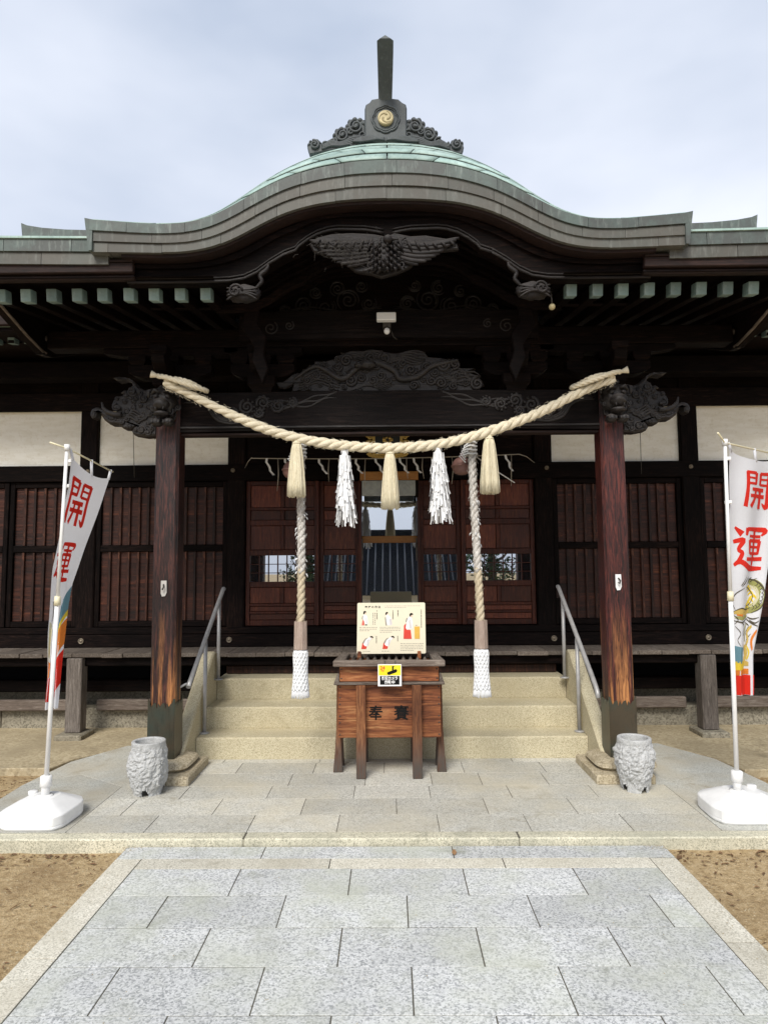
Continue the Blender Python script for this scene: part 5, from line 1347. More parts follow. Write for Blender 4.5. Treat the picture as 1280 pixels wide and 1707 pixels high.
def bellrope(pts, label, seed, old):
    t = thing('bell_rope', label, 'rope', (pts[-1][0], pts[-1][1], .66), 'bell ropes')
    L = smooth_line([Vector(p) for p in pts], 16)
    nL = len(L); zc = 1.62
    up_ = [p for p in L if p.z > zc-.02]; lo_ = [p for p in L if p.z <= zc+.03]
    rope_mesh(up_, .035, .17, 3, 8, .54, 1, None, 90, seed).build('upper_rope', 'rope_old', t)
    rope_mesh(lo_, .034, .17, 3, 8, .54, 1, None, 40, seed).build('lower_rope', 'rope_hemp', t)
    # white cloth strip wound over the worn part
    m = MB(); r_ = random.Random(seed); La = [Vector(p) for p in L]; win = []
    for a_, b_ in zip(La, La[1:]): win += [a_.lerp(b_, i/4) for i in range(4)]
    win = [p for p in win if 1.60 < p.z < 2.2]
    for fam, ph0 in ():
        n_w = len(win); wpts = [(p.x+.036*math.cos(-fam*(p.z-1.6)/.21*2*PI+ph0), p.y+.036*math.sin(-fam*(p.z-1.6)/.21*2*PI+ph0), p.z) for p in win]
        m.tube(wpts, [.0095+.003*math.sin(i*.9+seed)+.002*math.sin(i*2.3) for i in range(n_w)], 7, True, .6)
    for k in range(22):
        p = r_.choice(win); a = r_.uniform(0, 6.28); d = Vector((math.cos(a), math.sin(a), 0)); q = p+d*.036; m.tube([q, q+d*.01-Vector((0, 0, r_.uniform(.005, .02))), q+d*.014-Vector((0, 0, r_.uniform(.015, .035)))], [.004, .005, .002], 4)
    m.build('frayed_threads', 'cotton_white', t, kind='stuff')
    bx_, by_ = pts[-1][0], pts[-1][1]
    # octagonal wooden grip
    g = MB(); vs = []; n = 8
    for z, r in ((1.235, .043), (1.238, .049), (1.027, .052), (1.022, .046)):
        for k in range(n): a = 2*PI*(k+.5)/n; vs.append((bx_+r*math.cos(a)*1.02, by_+r*math.sin(a), z))
    g.add(vs, [(i*n+k, i*n+(k+1) % n, (i+1)*n+(k+1) % n, (i+1)*n+k) for i in range(3) for k in range(n)]+[tuple(range(n)), tuple(range(3*n, 4*n))]); g.build('wooden_grip', 'wood_grip', t)
    # netted cotton tassel: two families of helical cords over a core, fringe below
    c = MB(); pf = [(.046, 1.021), (.055, .99), (.053, .93), (.050, .88), (.053, .82), (.058, .76), (.062, .715)]
    c.lathe([(r*.93, z) for r, z in pf], (bx_, by_, 0), 20); core = c.build('tassel_core', 'cotton_white', t)
    nn = MB()
    def rad(z): return interp(sorted([(zz, rr_) for rr_, zz in pf]), z)
    for fam in (-1, 1):
        for k in range(12):
            nn.tube([(bx_+rad(z)*math.cos(a), by_+rad(z)*math.sin(a), z) for z, a in ((lerp(1.015, .715, i/26), 2*PI*k/12+fam*i/26*2.9) for i in range(27))], .0055, 5)
    nn.build('netting', 'cotton_white', core)
    fr = MB()
    for k in range(40):
        a = 2*PI*k/40; fr.tube([(bx_+.060*math.cos(a), by_+.060*math.sin(a), .72), (bx_+.064*math.cos(a+.03), by_+.064*math.sin(a), .69), (bx_+.067*math.cos(a+r_.uniform(-.06, .06)), by_+.067*math.sin(a), .66+r_.uniform(0, .008))], .0042, 4)
    fr.build('fringe', 'cotton_white', t)
    # tie at the top
    k = MB()
    p0 = L[0]
    for q in range(4):
        z = p0.z-.02-.03*q; k.tube([(p0.x+.042*math.cos(a), p0.y+.042*math.sin(a), z+.004*math.sin(3*a+q)) for a in (2*PI*i/14 for i in range(15))], .007, 5)
    for q in range(5): k.tube([(p0.x-.03, p0.y-.03, p0.z-.03-.02*q), (p0.x-.06-.01*q, p0.y-.03, p0.z-.05-.02*q), (p0.x-.05, p0.y-.02, p0.z-.10-.02*q)], .006, 5)
    k.build('tie', 'cotton_white', t)
    MB().tube([(p0.x, p0.y, p0.z-.02), (p0.x, 5.38, 2.72)], .012, 6).build('hanger', 'rope_old', t)
bellrope([(-.705, 5.28, 2.64), (-.698, 5.25, 2.2), (-.690, 5.22, 1.7), (-.690, 5.20, 1.23), (-.691, 5.20, 1.20)], 'old twisted bell rope with white netted tassel, behind the left straw tassel', 3, 0)
bellrope([(.652, 5.28, 2.65), (.660, 5.26, 2.2), (.675, 5.22, 1.7), (.690, 5.20, 1.23), (.690, 5.20, 1.20)], 'grey twisted bell rope with white netted tassel, beside the round bell', 4, 1)

# ================================================================== THIN CORD WITH PAPER ZIGZAGS
tl = thing('paper_cord', 'thin cord with small folded paper strips strung across the doorway', 'cord', (0, 6.6, 2.7))
cz = lambda x: 2.752+.010*x/1.3-.022*math.cos(x/1.33*PI/2)
MB().tube([(lerp(-1.37, 1.29, i/30), 6.6, cz(lerp(-1.37, 1.29, i/30))) for i in range(31)], .005, 5).build('cord', 'thread', tl)
MB().tube([(-1.37, 6.6, 2.75), (-1.45, 6.8, 2.74), (-1.54, 7.08, 2.72)], .004, 5).build('cord_end', 'thread', tl); MB().tube([(1.29, 6.6, 2.76), (1.40, 6.8, 2.77), (1.54, 7.08, 2.75)], .004, 5).build('cord_end', 'thread', tl)
r2 = random.Random(91)
for i, x in enumerate((-1.22, -1.04, -.70, -.50, -.33, -.14, .10, .24, .42, 1.15)):
    m = MB(); xx, z = x, cz(x); w = .011; a = r2.uniform(-.6, .6)
    for q in range(4):
        d = (.022 if q % 2 else -.012)+r2.uniform(-.006, .01); h = r2.uniform(.03, .045)
        m.add([(xx-w, 6.597, z), (xx+w, 6.597+.006*a, z), (xx+w+d+.012, 6.592-.008*q*a, z-h), (xx-w+d+.012, 6.592, z-h-.004)], [(0, 1, 2, 3)]); xx += d+.012; z -= h
    m.build('paper_strip', 'paper', tl)
for i, x in enumerate((-1.11, -.98, -.86, -.60, -.40, -.24, .02, .17, .33, .52, .62, .86, 1.05, 1.21)):
    L = r2.uniform(.2, .36); MB().tube([(x, 6.6, cz(x)), (x+r2.uniform(-.01, .01), 6.598, cz(x)-L*.5), (x+r2.uniform(-.012, .012), 6.6, cz(x)-L)], [.004, .005, .002], 4).build('straw_strand', 'thread', tl)
MB().tube([(.86, 6.59, 2.74), (.98, 6.57, 2.64), (1.23, 6.56, 2.47)], .006, 5).build('loose_cord', 'paper', tl)

# ================================================================== GILT PLAQUE OVER THE DOORS
pq = thing('gilt_plaque', 'black name plaque in a gilt carved frame behind the middle of the rope', 'plaque', (-.02, 6.2, 2.8))
A = Matrix.Translation((-.017, 6.35, 2.825)) @ Matrix.Rotation(R(10), 4, 'X') @ Matrix.Diagonal((.85, 1, .62, 1))
def lb(name, mat, parent, *a, b=.003): return MB().box(*a, b, A).build(name, mat, parent)
pnl = lb('panel', 'black_lacquer', pq, -.14, .14, 0, .02, -.14, .14)
for z0, z1 in ((-.17, -.14), (.14, .17)): lb('frame_bar', 'gold', pq, -.17, .17, -.015, .025, z0, z1)
for x0, x1 in ((-.17, -.14), (.14, .17)): lb('frame_bar', 'gold', pq, x0, x1, -.015, .025, -.139, .139)
for s in (-1, 1):
    m = MB()
    for q, (zz, r) in enumerate(((.11, .035), (.02, .045), (-.09, .045), (-.16, .03))):
        sp = spiral(s*.20, zz, r, 1.5, 0 if s > 0 else PI, s); m.tube([tuple(A @ Vector((p[0], -.005, p[1]))) for p in sp], .009, 6)
    for q in range(5): sp = spiral(s*(.03+.035*q), -.185-.006*math.sin(q), .02, 1.3, 1, s); m.tube([tuple(A @ Vector((p[0], -.005, p[1]))) for p in sp], .007, 6)
    m.build('frame_scroll', 'gold', pq)
m = MB()
for q in range(7):
    a = q*2*PI/7; m.tube([tuple(A @ Vector((.02*math.cos(a), -.008, .07+.02*math.sin(a)))), tuple(A @ Vector((.06*math.cos(a), -.008, .07+.045*math.sin(a))))], [.008, .018], 6, True, .4)
m.build('crest', 'gold', pnl)
lb('wall_bracket', 'iron', pq, -.03, .03, .0255, .82, -.02, .02)

# ================================================================== SENSOR LAMP UNDER THE PORCH
lp = thing('sensor_lamp', 'white rectangular sensor lamp with round detector on the upper porch beam', 'lamp', (-.01, 5.25, 3.5))
bx('lamp_head', 'camera_white', lp, -.092, .060, 5.10, 5.16, 3.578, 3.642, b=.006)
bx('mount', 'iron', lp, -.045, .020, 5.1615, 5.258, 3.54, 3.61, b=.006)
MB().blob((-.012, 5.15, 3.505), (.024, .024, .026), 1, 0, 10).build('detector', 'camera_white', lp)
MB().tube([(-.012, 5.17, 3.55), (-.012, 5.155, 3.52)], .012, 8).build('detector_arm', 'iron', lp)
MB().tube([(.02, 5.22, 3.54), (.04, 5.24, 3.49), (.07, 5.25, 3.47)], .004, 5).build('cable', 'iron', lp)
el = thing('eave_bulb', 'small round amber bulb hanging below the right scroll carving', 'lamp', (1.13, 4.6, 3.4))
c = px2(920, 511, 4.62); MB().blob((c[0], 4.62, c[1]), .023, 1, .05, 8).build('bulb', 'gold_pale', el); MB().tube([(c[0], 4.62, c[1]+.02), (c[0], 4.64, c[1]+.14)], .006, 6).build('holder', 'iron', el)

# ================================================================== STONE POTS
def pot(cx, cy, seed, label):
    t = thing('stone_pot', label, 'pot', (cx, cy, .04), 'rough stone pots by the pillars')
    N = 80; m = MB(); zs_ = [0, .012, .025, .038, .05, .062, .075, .088, .10]+[.10+.265*i/30 for i in range(1, 31)]
    prof = [(0, .106), (.05, .114), (.12, .126), (.2, .131), (.27, .126), (.33, .118), (.365, .118)]
    if seed > 2: prof = [(0, .098), (.05, .104), (.12, .118), (.2, .131), (.27, .133), (.33, .122), (.365, .118)]
    rj = random.Random(int(seed*10)); jit = {}
    planes = []
    for _ in range(34):
        e_ = Vector((rj.gauss(0, 1), rj.gauss(0, 1), rj.gauss(0, .75))).normalized(); planes.append((e_, rj.uniform(.80, .98)))
    arches = [PI/2+seed*.13+k*PI/2+PI for k in range(4)]
    def R_(a, z):
        r = interp(prof, z); d = Vector((math.cos(a)*2.2, math.sin(a)*2.2, z*9+seed*5))
        u_ = Vector((math.cos(a), math.sin(a), (z-.19)*4.2))
        cut_ = min((c_.dot(u_)*-1+k_) for c_, k_ in planes)           # chiselled facets
        v = .012-.085*max(0, -cut_)+mnoise.noise(d*1.3)*.010-.006+.020*abs(mnoise.noise(Vector((d.x*1.9, d.y*1.9, d.z*3.2))))+.012*abs(mnoise.noise(d*4.2))+.004*mnoise.noise(d*9)
        key = (round(a, 3), round(z, 4)); jit.setdefault(key, rj.uniform(-.0012, .0012))
        f = 1 if z < .30 else max(0, 1-(z-.30)/.05)
        return r+(v+jit[key])*f
    def hole(a, z):
        for q in arches:
            d = abs((a-q+PI) % (2*PI)-PI)*.13
            if z < .05*math.sqrt(max(0, 1-(d/.034)**2)): return True
        return False
    out = [[(cx+R_(2*PI*k/N, z)*math.cos(2*PI*k/N), cy+R_(2*PI*k/N, z)*math.sin(2*PI*k/N), .041+z) for k in range(N)] for z in zs_]
    vs = [p for r in out for p in r]; fs = []
    for j in range(len(zs_)-1):
        for k in range(N):
            if not hole(2*PI*(k+.5)/N, (zs_[j]+zs_[j+1])/2): fs.append((j*N+k, j*N+(k+1) % N, (j+1)*N+(k+1) % N, (j+1)*N+k))
    m.add(vs, fs, False)
    inn = [(.118, .365), (.115, .369), (.096, .369), (.092, .362), (.090, .25), (.08, .22), (.001, .215)]
    m.add([(cx+r*math.cos(2*PI*k/N), cy+r*math.sin(2*PI*k/N), .041+z) for r, z in inn for k in range(N)], [(j*N+k, j*N+(k+1) % N, (j+1)*N+(k+1) % N, (j+1)*N+k) for j in range(len(inn)-1) for k in range(N)], False)
    u = [(.09, 0), (.09, .062), (.001, .066)]
    vs = [(cx+r*math.cos(2*PI*k/N), cy+r*math.sin(2*PI*k/N), .041+z) for r, z in u for k in range(N)]
    m.add(vs, [(j*N+k, j*N+(k+1) % N, (j+1)*N+(k+1) % N, (j+1)*N+k) for j in range(2) for k in range(N) if j == 1 or not hole(2*PI*(k+.5)/N, .02)], False)
    o = m.build('body', 'stone_pot', t)
    # sand inside
    MB().lathe([(.086, .30), (.05, .305), (.001, .307)], (cx, cy, .041), 24).build('filling', 'ink_grey_light', t)
pot(-1.755, 4.955, 1, 'rough hewn grey stone pot at the foot of the left pillar')
pot(1.752, 4.985, 2.6, 'rough hewn grey stone pot at the foot of the right pillar')
# ================================================================== BANNERS
def stroke(pts, widths, n=5):
    # brush stroke: polygon strip along a smoothed line; returns quads in (x, y)
    P = smooth_line([Vector(p) for p in pts], n) if len(pts) > 2 else [Vector(pts[0]).lerp(Vector(pts[1]), i/8) for i in range(9)]
    out = []; m = len(P)
    for i, p in enumerate(P):
        t = (P[min(i+1, m-1)]-P[max(i-1, 0)]).normalized(); w = interp([(k/(len(widths)-1), v) for k, v in enumerate(widths)], i/(m-1)); out.append((p+Vector((-t.y, t.x))*w/2, p-Vector((-t.y, t.x))*w/2))
    return out
KAI = [([(.13, .05), (.13, .5), (.06, .98)], [.10, .10, .13]), ([(.10, .06), (.42, .05)], [.09, .10]), ([(.42, .04), (.41, .40)], [.11, .08]), ([(.16, .215), (.40, .21)], [.06, .06]), ([(.15, .385), (.42, .375)], [.07, .08]),
       ([(.60, .05), (.60, .40)], [.10, .08]), ([(.58, .05), (.93, .045)], [.09, .10]), ([(.62, .215), (.88, .21)], [.06, .06]), ([(.61, .385), (.89, .375)], [.07, .07]), ([(.92, .03), (.91, .5), (.90, .93), (.74, .84)], [.12, .11, .14, .02]),
       ([(.27, .54), (.76, .52)], [.08, .10]), ([(.21, .70), (.80, .68)], [.08, .10]), ([(.41, .53), (.39, .74), (.24, .97)], [.08, .09, .11]), ([(.62, .52), (.62, .99)], [.10, .12])]
UN = [([(.06, .05), (.24, .20)], [.05, .15]), ([(.02, .37), (.27, .33), (.15, .53), (.24, .62), (.12, .84)], [.08, .12, .08, .10, .10]), ([(.03, .88), (.20, .80), (.52, .93), (.99, .93)], [.07, .11, .14, .07]),
      ([(.38, .06), (.35, .22)], [.11, .06]), ([(.37, .08), (.97, .07), (.90, .20)], [.08, .12, .04]), ([(.45, .23), (.88, .22)], [.06, .07]), ([(.46, .32), (.48, .62)], [.09, .07]), ([(.45, .33), (.88, .32)], [.07, .09]), ([(.86, .32), (.84, .62)], [.10, .07]),
      ([(.48, .465), (.84, .46)], [.055, .055]), ([(.48, .61), (.85, .60)], [.065, .065]), ([(.36, .74), (.97, .72)], [.08, .09]), ([(.66, .10), (.66, .87)], [.09, .08])]
def banner(label, pole0, pole1, surf, char_boxes, prints, bar, base_pts, base_c, clips, side):
    t = thing('banner_stand', label, 'banner', (pole0[0], pole0[1], .04), 'printed banners beside the porch')
    # water-filled foot: chamfered plan, upright rim, sloping shoulders
    m = MB(); cx, cy = base_c; rings = []
    for q, z in ((.97, .041), (1.0, .052), (1.0, .062), (.99, .0655), (1.0, .069), (1.0, .118), (.985, .124), (.955, .129), (.45, .184), (.42, .187), (.36, .187)):
        rings.append([(cx+(x-cx)*q, cy+(y-cy)*q, z) for x, y in base_pts])
    n = len(base_pts); m.add([p for r in rings for p in r], [(j*n+k, j*n+(k+1) % n, (j+1)*n+(k+1) % n, (j+1)*n+k) for j in range(len(rings)-1) for k in range(n)], True)
    m.add(rings[-1], [tuple(range(n))]); m.add(rings[0], [tuple(range(n))])
    fo_ = m.build('water_base', 'plastic_white', t, sharp=19)
    P0, P1 = Vector(pole0), Vector(pole1); ax = (P1-P0).normalized()
    at_ = lambda z: P0+ax*((z-P0.z)/ax.z)
    so_ = MB(); so_.tube([at_(.18), at_(.245)], .026, 16); so_.tube([at_(.245), at_(.25), at_(.31), at_(.315)], [.026, .036, .036, .028], 16); so_.build('socket', 'plastic_white', t)
    cp_ = Vector((cx+.10*side, cy+.06, .186)); MB().lathe([(.030, -.012), (.030, .010), (.026, .014), (.001, .014)], cp_, 20).build('filler_cap', 'plastic_white', fo_)
    MB().lathe([(.05, .184), (.05, .192), (.03, .194)], (at_(.2).x, at_(.2).y, 0), 20).build('socket_ring', 'plastic_white', fo_)
    MB().tube([at_(.25), at_(1.45)], .0145, 12).build('lower_pole', 'plastic_white', t); MB().tube([at_(1.45), P1], .0115, 12).build('upper_pole', 'plastic_white', t)
    MB().tube([at_(1.41), at_(1.47)], [.021, .019], 12).build('pole_joint', 'plastic_cream', t)
    MB().tube([P1-ax*.03, P1+ax*.012], .019, 12).build('top_cap', 'plastic_white', t)
    MB().tube(bar, .006, 8).build('cross_bar', 'plastic_cream', t)
    N, Mv = 26, 70
    cl = MB().sheet(lambda u, v: surf(u, v), N, Mv).build('banner_cloth', 'cloth_white', t)
    cl.data.materials[0] = MATS['cloth_white']
    cnt = [0]
    def nrm(u, v):
        e = .01; a = Vector(surf(min(1, u+e), v))-Vector(surf(max(0, u-e), v)); b = Vector(surf(u, min(1, v+e)))-Vector(surf(u, max(0, v-e))); n_ = a.cross(b).normalized()
        return n_ if n_.y < 0 else -n_
    def lay(quads, mat, name, k):
        mm = MB(); off = .0018+.00025*k; nn = []
        for (a, b) in quads: nn += [Vector(surf(*a))+nrm(*a)*off, Vector(surf(*b))+nrm(*b)*off]
        mm.add(nn, [(2*i, 2*i+1, 2*i+3, 2*i+2) for i in range(len(quads)-1)]); return mm
    for ci, (strokes, (u0, u1, v0, v1)) in enumerate(char_boxes):
        mm = MB(); r_ = random.Random(5+ci)
        for k, (pts, w) in enumerate(strokes):
            q = [((lerp(u0, u1, a.x), lerp(v0, v1, a.y)), (lerp(u0, u1, b.x), lerp(v0, v1, b.y))) for a, b in stroke(pts, w)]
            l = lay(q, None, None, k*.35); mm.add(l.v, l.f)
        mm.build('brush_character', 'cloth_red', cl)
    for k, (name, mat, kind, data) in enumerate(prints):
        if kind == 'band':
            u0, u1, v0, v1, sl2 = data; q = [((u0, lerp(v0, v1, i/10)+sl2*0), (u1, lerp(v0, v1, i/10)+sl2)) for i in range(11)]
            # split across for curvature
            mm = MB()
            for s_ in range(6):
                a0, a1 = s_/6, (s_+1)/6
                l = lay([((lerp(p[0], r[0], a0), lerp(p[1], r[1], a0)), (lerp(p[0], r[0], a1), lerp(p[1], r[1], a1))) for p, r in q], None, None, k*.2); mm.add(l.v, l.f)
            mm.build(name, mat, cl)
        else:
            pts, w = data; asp = .36
            q = [((a.x, a.y), (b.x, b.y)) for a, b in stroke([(x, y/ asp) for x, y in pts], w)]
            q = [((a[0], a[1]*asp), (b[0], b[1]*asp)) for a, b in q]
            lay(q, None, None, k*.2+1).build(name, mat, cl)
    for v in clips:
        p = Vector(surf(0, v)); z = p.z; q = at_(z); mm = MB().box(-.022, .022, -.012, .012, -.012, .012, .004, Matrix.Translation((p+q)/2)); mm.tube([q, p], .006, 6); mm.build('clip', 'plastic_white', t)
    for i in range(3):
        u = (.04, .5, .96)[i]; p = Vector(surf(u, .0)); b_ = Vector(bar[1]).lerp(Vector(bar[2]), u*.97+.02) if len(bar) > 2 else Vector(bar[0]).lerp(Vector(bar[1]), u)
        MB().tube([p+Vector((0, 0, -.01)), b_+Vector((0, 0, .008))], .011, 6, True, .35).build('loop', 'cloth_white', cl)
    return t
# --- left banner: turned edge-on and twisting round its pole
LP0, LP1 = (-2.245, 4.46, .19), (-2.172, 4.45, 2.475)
def polex(z, P0, P1): t = (z-P0[2])/(P1[2]-P0[2]); return lerp(P0[0], P1[0], t), lerp(P0[1], P1[1], t)
def left_surf(u, v):
    sag = .05*(4*u*(1-u))*max(0, 1-v*7)
    z = 2.41-.075*u*(1-v)**2-(2.41-.725)*v-sag
    px_, py_ = polex(z, LP0, LP1); yy = lerp(762, 1185, v)
    yl = .025+.03*v; yr = interp([(0, .56), (.28, .47), (.5, .29), (.75, .13), (1, .07)], v)
    xl = px2(interp([(0, 119), (.12, 113), (.28, 101), (.45, 88), (.7, 79), (1, 73)], v), yy, py_+yl)[0]
    xr = px2(interp([(0, 184), (.1, 172), (.28, 150), (.5, 121), (.62, 112), (.75, 104), (1, 95)], v), yy, py_+yr)[0]
    bul = .022*v*math.sin(u*4*PI+.6)
    return (lerp(xl, xr, u), py_+lerp(yl, yr, u)+bul+.010*math.sin(u*7+v*9)*(.3+v)+.004*math.sin(v*23+u*4), z)
bp_ = [(-2.39, 4.244), (-2.09, 4.243), (-2.045, 4.31), (-2.035, 4.56), (-2.10, 4.665), (-2.38, 4.675), (-2.47, 4.60), (-2.48, 4.33)]
def rounded(pts, r=.28, n=4):
    out = []; m = len(pts)
    for i in range(m):
        p0, p, p1 = Vector(pts[i-1]), Vector(pts[i]), Vector(pts[(i+1) % m]); a = p.lerp(p0, r); b = p.lerp(p1, r)
        for k in range(n+1): t = k/n; out.append(tuple(a.lerp(p, t).lerp(p.lerp(b, t), t)))
    return out
banner('white banner at far left, swung edge-on so only a slanted strip of red writing shows', LP0, LP1, left_surf,
       [(KAI, (.02, .66, .06, .265)), (UN, (-.0+.04, .60, .33, .50))],
       [('blue_band', 'cloth_blue', 'band', (.55, .995, .60, .70, -.09)), ('yellow_band', 'cloth_yellow', 'band', (.55, .995, .70, .725, -.09)), ('orange_band', 'cloth_orange', 'band', (.50, .995, .725, .83, -.08)), ('red_band', 'cloth_red', 'band', (.55, .995, .83, .965, -.06)), ('red_band', 'cloth_red', 'band', (.0, .48, .88, .97, 0)),
        ('pale_print', 'cloth_pale', 'band', (.02, .30, .66, .80, .03)), ('orange_print', 'cloth_orange', 'band', (.02, .36, .82, .878, 0)),
        ('ink_line', 'cloth_ink', 'stroke', ([(.10, .58), (.16, .62), (.10, .66)], [.02, .03, .01])), ('ink_line', 'cloth_ink', 'stroke', ([(.22, .56), (.14, .60), (.24, .64), (.18, .70)], [.02, .03, .03, .01])), ('gold_print', 'cloth_gold', 'stroke', ([(.25, .72), (.12, .76), (.26, .80), (.14, .84)], [.03, .05, .05, .02]))],
       [(-2.255, 4.38, 2.49), (-2.172, 4.45, 2.462), (px2(188, 789, 5.03)[0], 5.03, 2.385)], rounded(bp_), (-2.255, 4.46), (.02, .12), -1)
# --- right banner: reads clearly, runs out of the frame
RP0, RP1 = (2.236, 4.50, .18), (2.268, 4.50, 2.482)
def right_surf(u, v):
    sag = .045*(4*u*(1-u))*max(0, 1-v*7)
    z = 2.43-.02*u*(1-v)-(2.43-.785)*v-sag
    px_, py_ = polex(z, RP0, RP1); yy = lerp(758, 1170, v)
    yl = .02+.01*v; yr = interp([(0, .33), (.3, .27), (.6, .16), (.8, .09), (1, .06)], v)
    xl = px2(interp([(0, 1217), (.5, 1219), (1, 1223)], v), yy, py_+yl)[0]
    xr = px2(interp([(0, 1297), (.2, 1292), (.42, 1281), (.6, 1270), (.72, 1262), (.84, 1254), (1, 1254)], v), yy, py_+yr)[0]
    bul = (.012+.016*v)*math.sin(u*3.2*PI+.5+v)
    return (lerp(xl, xr, u), py_+lerp(yl, yr, u)+bul+.010*math.sin(u*8+v*6)*(.3+v)+.004*math.sin(v*19+u*5), z)
sk = 'stroke'
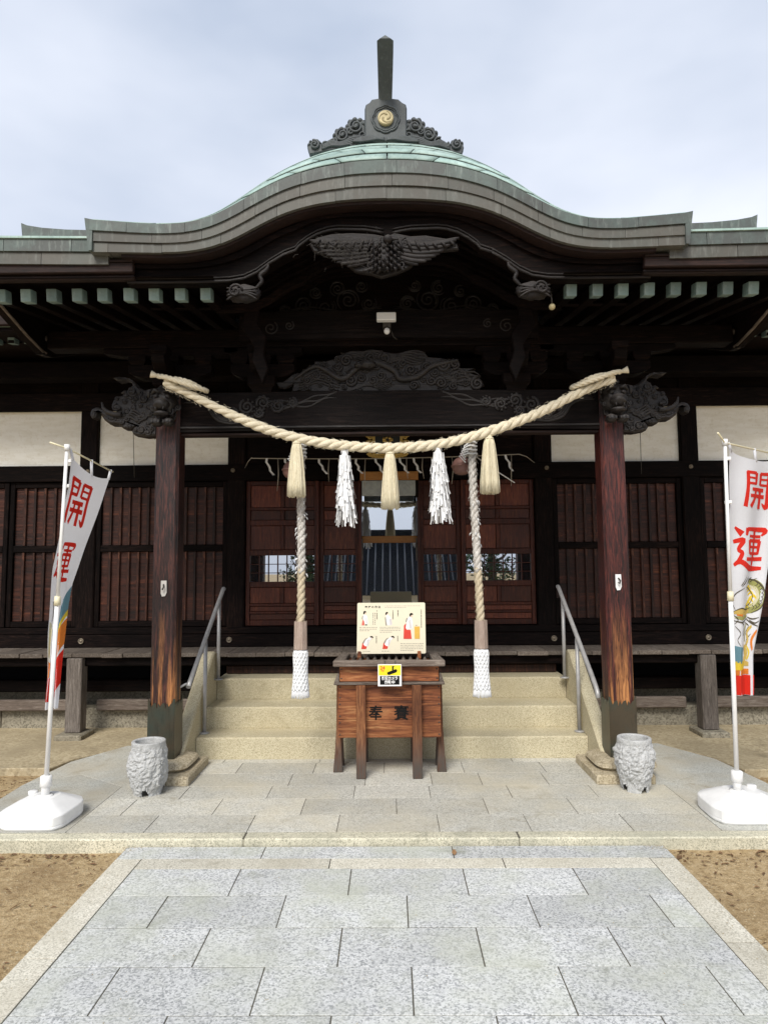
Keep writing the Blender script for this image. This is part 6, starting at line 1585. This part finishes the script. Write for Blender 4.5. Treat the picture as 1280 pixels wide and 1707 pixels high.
dragon = [
          ('dragon_body', 'cloth_olive', sk, ([(0.55, 0.47), (0.78, 0.485), (0.93, 0.53), (0.9, 0.585), (0.7, 0.615), (0.5, 0.62)], [0.04, 0.1, 0.13, 0.13, 0.1, 0.05])),
          ('dragon_body', 'cloth_pale', sk, ([(0.6, 0.495), (0.78, 0.51), (0.84, 0.55), (0.76, 0.59), (0.6, 0.6)], [0.02, 0.05, 0.06, 0.05, 0.02])),
          ('dragon_belly', 'cloth_yellow', sk, ([(0.46, 0.51), (0.58, 0.496), (0.64, 0.512)], [0.015, 0.035, 0.015])),
          ('dragon_belly', 'cloth_yellow', sk, ([(0.52, 0.527), (0.64, 0.513), (0.7, 0.529)], [0.015, 0.035, 0.015])),
          ('dragon_belly', 'cloth_yellow', sk, ([(0.58, 0.543), (0.7, 0.529), (0.76, 0.545)], [0.015, 0.035, 0.015])),
          ('dragon_belly', 'cloth_yellow', sk, ([(0.64, 0.56), (0.76, 0.546), (0.82, 0.562)], [0.015, 0.035, 0.015])),
          ('dragon_belly', 'cloth_yellow', sk, ([(0.58, 0.577), (0.7, 0.563), (0.76, 0.579)], [0.015, 0.035, 0.015])),
          ('dragon_belly', 'cloth_yellow', sk, ([(0.52, 0.593), (0.64, 0.579), (0.7, 0.595)], [0.015, 0.035, 0.015])),
          ('dragon_belly', 'cloth_yellow', sk, ([(0.46, 0.61), (0.58, 0.596), (0.64, 0.612)], [0.015, 0.035, 0.015])),
          ('dragon_scale', 'cloth_ink', sk, ([(0.779, 0.472), (0.824, 0.484), (0.779, 0.496)], [0.006, 0.012, 0.006])),
          ('dragon_scale', 'cloth_ink', sk, ([(0.832, 0.479), (0.877, 0.491), (0.832, 0.503)], [0.006, 0.012, 0.006])),
          ('dragon_scale', 'cloth_ink', sk, ([(0.876, 0.492), (0.921, 0.504), (0.876, 0.516)], [0.006, 0.012, 0.006])),
          ('dragon_scale', 'cloth_ink', sk, ([(0.907, 0.509), (0.952, 0.521), (0.907, 0.533)], [0.006, 0.012, 0.006])),
          ('dragon_scale', 'cloth_ink', sk, ([(0.92, 0.529), (0.965, 0.541), (0.92, 0.553)], [0.006, 0.012, 0.006])),
          ('dragon_scale', 'cloth_ink', sk, ([(0.914, 0.549), (0.959, 0.561), (0.914, 0.573)], [0.006, 0.012, 0.006])),
          ('dragon_scale', 'cloth_ink', sk, ([(0.89, 0.568), (0.935, 0.58), (0.89, 0.592)], [0.006, 0.012, 0.006])),
          ('dragon_scale', 'cloth_ink', sk, ([(0.851, 0.583), (0.896, 0.595), (0.851, 0.607)], [0.006, 0.012, 0.006])),
          ('dragon_scale', 'cloth_ink', sk, ([(0.801, 0.592), (0.846, 0.604), (0.801, 0.616)], [0.006, 0.012, 0.006])),
          ('dragon_scale', 'cloth_ink', sk, ([(0.745, 0.595), (0.79, 0.607), (0.745, 0.619)], [0.006, 0.012, 0.006])),
          ('dragon_outline', 'cloth_ink', sk, ([(0.52, 0.458), (0.8, 0.472), (1.0, 0.53), (0.96, 0.6), (0.74, 0.635)], [0.008, 0.018, 0.018, 0.018, 0.006])),
          ('dragon_outline', 'cloth_ink', sk, ([(0.44, 0.5), (0.62, 0.515), (0.74, 0.55), (0.66, 0.59), (0.48, 0.6)], [0.006, 0.014, 0.014, 0.014, 0.006])),
          ('dragon_head', 'cloth_gold', sk, ([(0.1, 0.632), (0.3, 0.625), (0.52, 0.632), (0.66, 0.622)], [0.03, 0.075, 0.07, 0.03])),
          ('dragon_head', 'cloth_olive', sk, ([(0.14, 0.655), (0.36, 0.66), (0.6, 0.65)], [0.02, 0.045, 0.02])),
          ('dragon_head', 'cloth_orange', sk, ([(0.18, 0.643), (0.36, 0.646)], [0.015, 0.025])),
          ('dragon_line', 'cloth_ink', sk, ([(0.08, 0.628), (0.3, 0.61), (0.52, 0.618), (0.7, 0.608)], [0.005, 0.016, 0.014, 0.004])),
          ('dragon_line', 'cloth_ink', sk, ([(0.1, 0.672), (0.36, 0.68), (0.62, 0.662)], [0.005, 0.016, 0.014, 0.004])),
          ('dragon_line', 'cloth_ink', sk, ([(0.36, 0.505), (0.12, 0.54), (0.06, 0.585), (0.14, 0.618)], [0.005, 0.016, 0.014, 0.004])),
          ('dragon_line', 'cloth_ink', sk, ([(0.5, 0.445), (0.36, 0.48), (0.28, 0.5)], [0.005, 0.016, 0.014, 0.004])),
          ('dragon_line', 'cloth_ink', sk, ([(0.66, 0.45), (0.52, 0.472), (0.44, 0.49)], [0.005, 0.016, 0.014, 0.004])),
          ('dragon_line', 'cloth_ink', sk, ([(0.42, 0.44), (0.26, 0.495)], [0.004, 0.014])),
          ('dragon_line', 'cloth_ink', sk, ([(0.8, 0.455), (0.62, 0.475)], [0.004, 0.014])),
          ('dragon_line', 'cloth_ink', sk, ([(0.1, 0.645), (0.22, 0.668), (0.12, 0.69)], [0.005, 0.016, 0.014, 0.004])),
          ('dragon_line', 'cloth_ink', sk, ([(0.14, 0.7), (0.3, 0.735), (0.22, 0.77), (0.32, 0.8)], [0.005, 0.016, 0.014, 0.004])),
          ('dragon_line', 'cloth_ink', sk, ([(0.3, 0.68), (0.46, 0.7), (0.4, 0.735), (0.5, 0.75)], [0.005, 0.016, 0.014, 0.004])),
          ('dragon_line', 'cloth_ink', sk, ([(0.62, 0.655), (0.78, 0.665), (0.92, 0.655)], [0.005, 0.016, 0.014, 0.004])),
          ('dragon_line', 'cloth_ink', sk, ([(0.7, 0.67), (0.84, 0.685), (0.95, 0.67)], [0.005, 0.016, 0.014, 0.004])),
          ('dragon_line', 'cloth_ink', sk, ([(0.5, 0.68), (0.7, 0.7), (0.6, 0.735), (0.75, 0.755)], [0.005, 0.016, 0.014, 0.004])),
          ('dragon_line', 'cloth_ink', sk, ([(0.78, 0.74), (0.66, 0.78), (0.78, 0.82)], [0.005, 0.016, 0.014, 0.004])),
          ('dragon_line', 'cloth_ink', sk, ([(0.56, 0.66), (0.8, 0.69), (0.94, 0.7)], [0.005, 0.016, 0.014, 0.004])),
          ('dragon_tail', 'cloth_gold', sk, ([(0.78, 0.7), (0.66, 0.735), (0.72, 0.775), (0.62, 0.82), (0.7, 0.86)], [0.03, 0.06, 0.05, 0.06, 0.02])),
          ('dragon_tail', 'cloth_olive', sk, ([(0.6, 0.69), (0.53, 0.73), (0.6, 0.78)], [0.02, 0.045, 0.02])),
          ('dragon_tail', 'cloth_orange', sk, ([(0.92, 0.72), (0.82, 0.77), (0.88, 0.82)], [0.03, 0.06, 0.03])),
          ('dragon_tail', 'cloth_yellow', sk, ([(0.7, 0.8), (0.8, 0.835), (0.74, 0.87)], [0.02, 0.04, 0.02])),
          ('blue_band', 'cloth_blue', 'band', (.0, .50, .80, .865, .01)), ('yellow_band', 'cloth_yellow', 'band', (.0, .62, .865, .90, .0)), ('orange_band', 'cloth_orange', 'band', (.0, .80, .90, .921, -.005)), ('gold_print', 'cloth_gold', sk, ([(.55, .80), (.72, .84), (.6, .88), (.8, .89)], [.05, .08, .08, .04])), ('red_band', 'cloth_red', 'band', (.0, .995, .92, .998, 0))]
dragon = [(a, b, k, d if k == 'band' else ([(x, .528+(y-.455)*.80) for x, y in d[0]], d[1])) for a, b, k, d in dragon]
rp_ = [(2.06, 4.306), (2.44, 4.306), (2.52, 4.38), (2.53, 4.64), (2.42, 4.745), (2.11, 4.74), (2.035, 4.65), (2.02, 4.40)]
banner('white banner at far right showing two red characters above a printed dragon', RP0, RP1, right_surf,
       [(KAI, (.27, .88, .06, .235)), (UN, (.08, .86, .31, .50))], dragon,
       [(2.165, 4.38, 2.515), (2.268, 4.50, 2.470), (px2(1302, 764, 4.86)[0], 4.86, 2.44)], rounded(rp_), (2.27, 4.52), (.04, .22), 1)
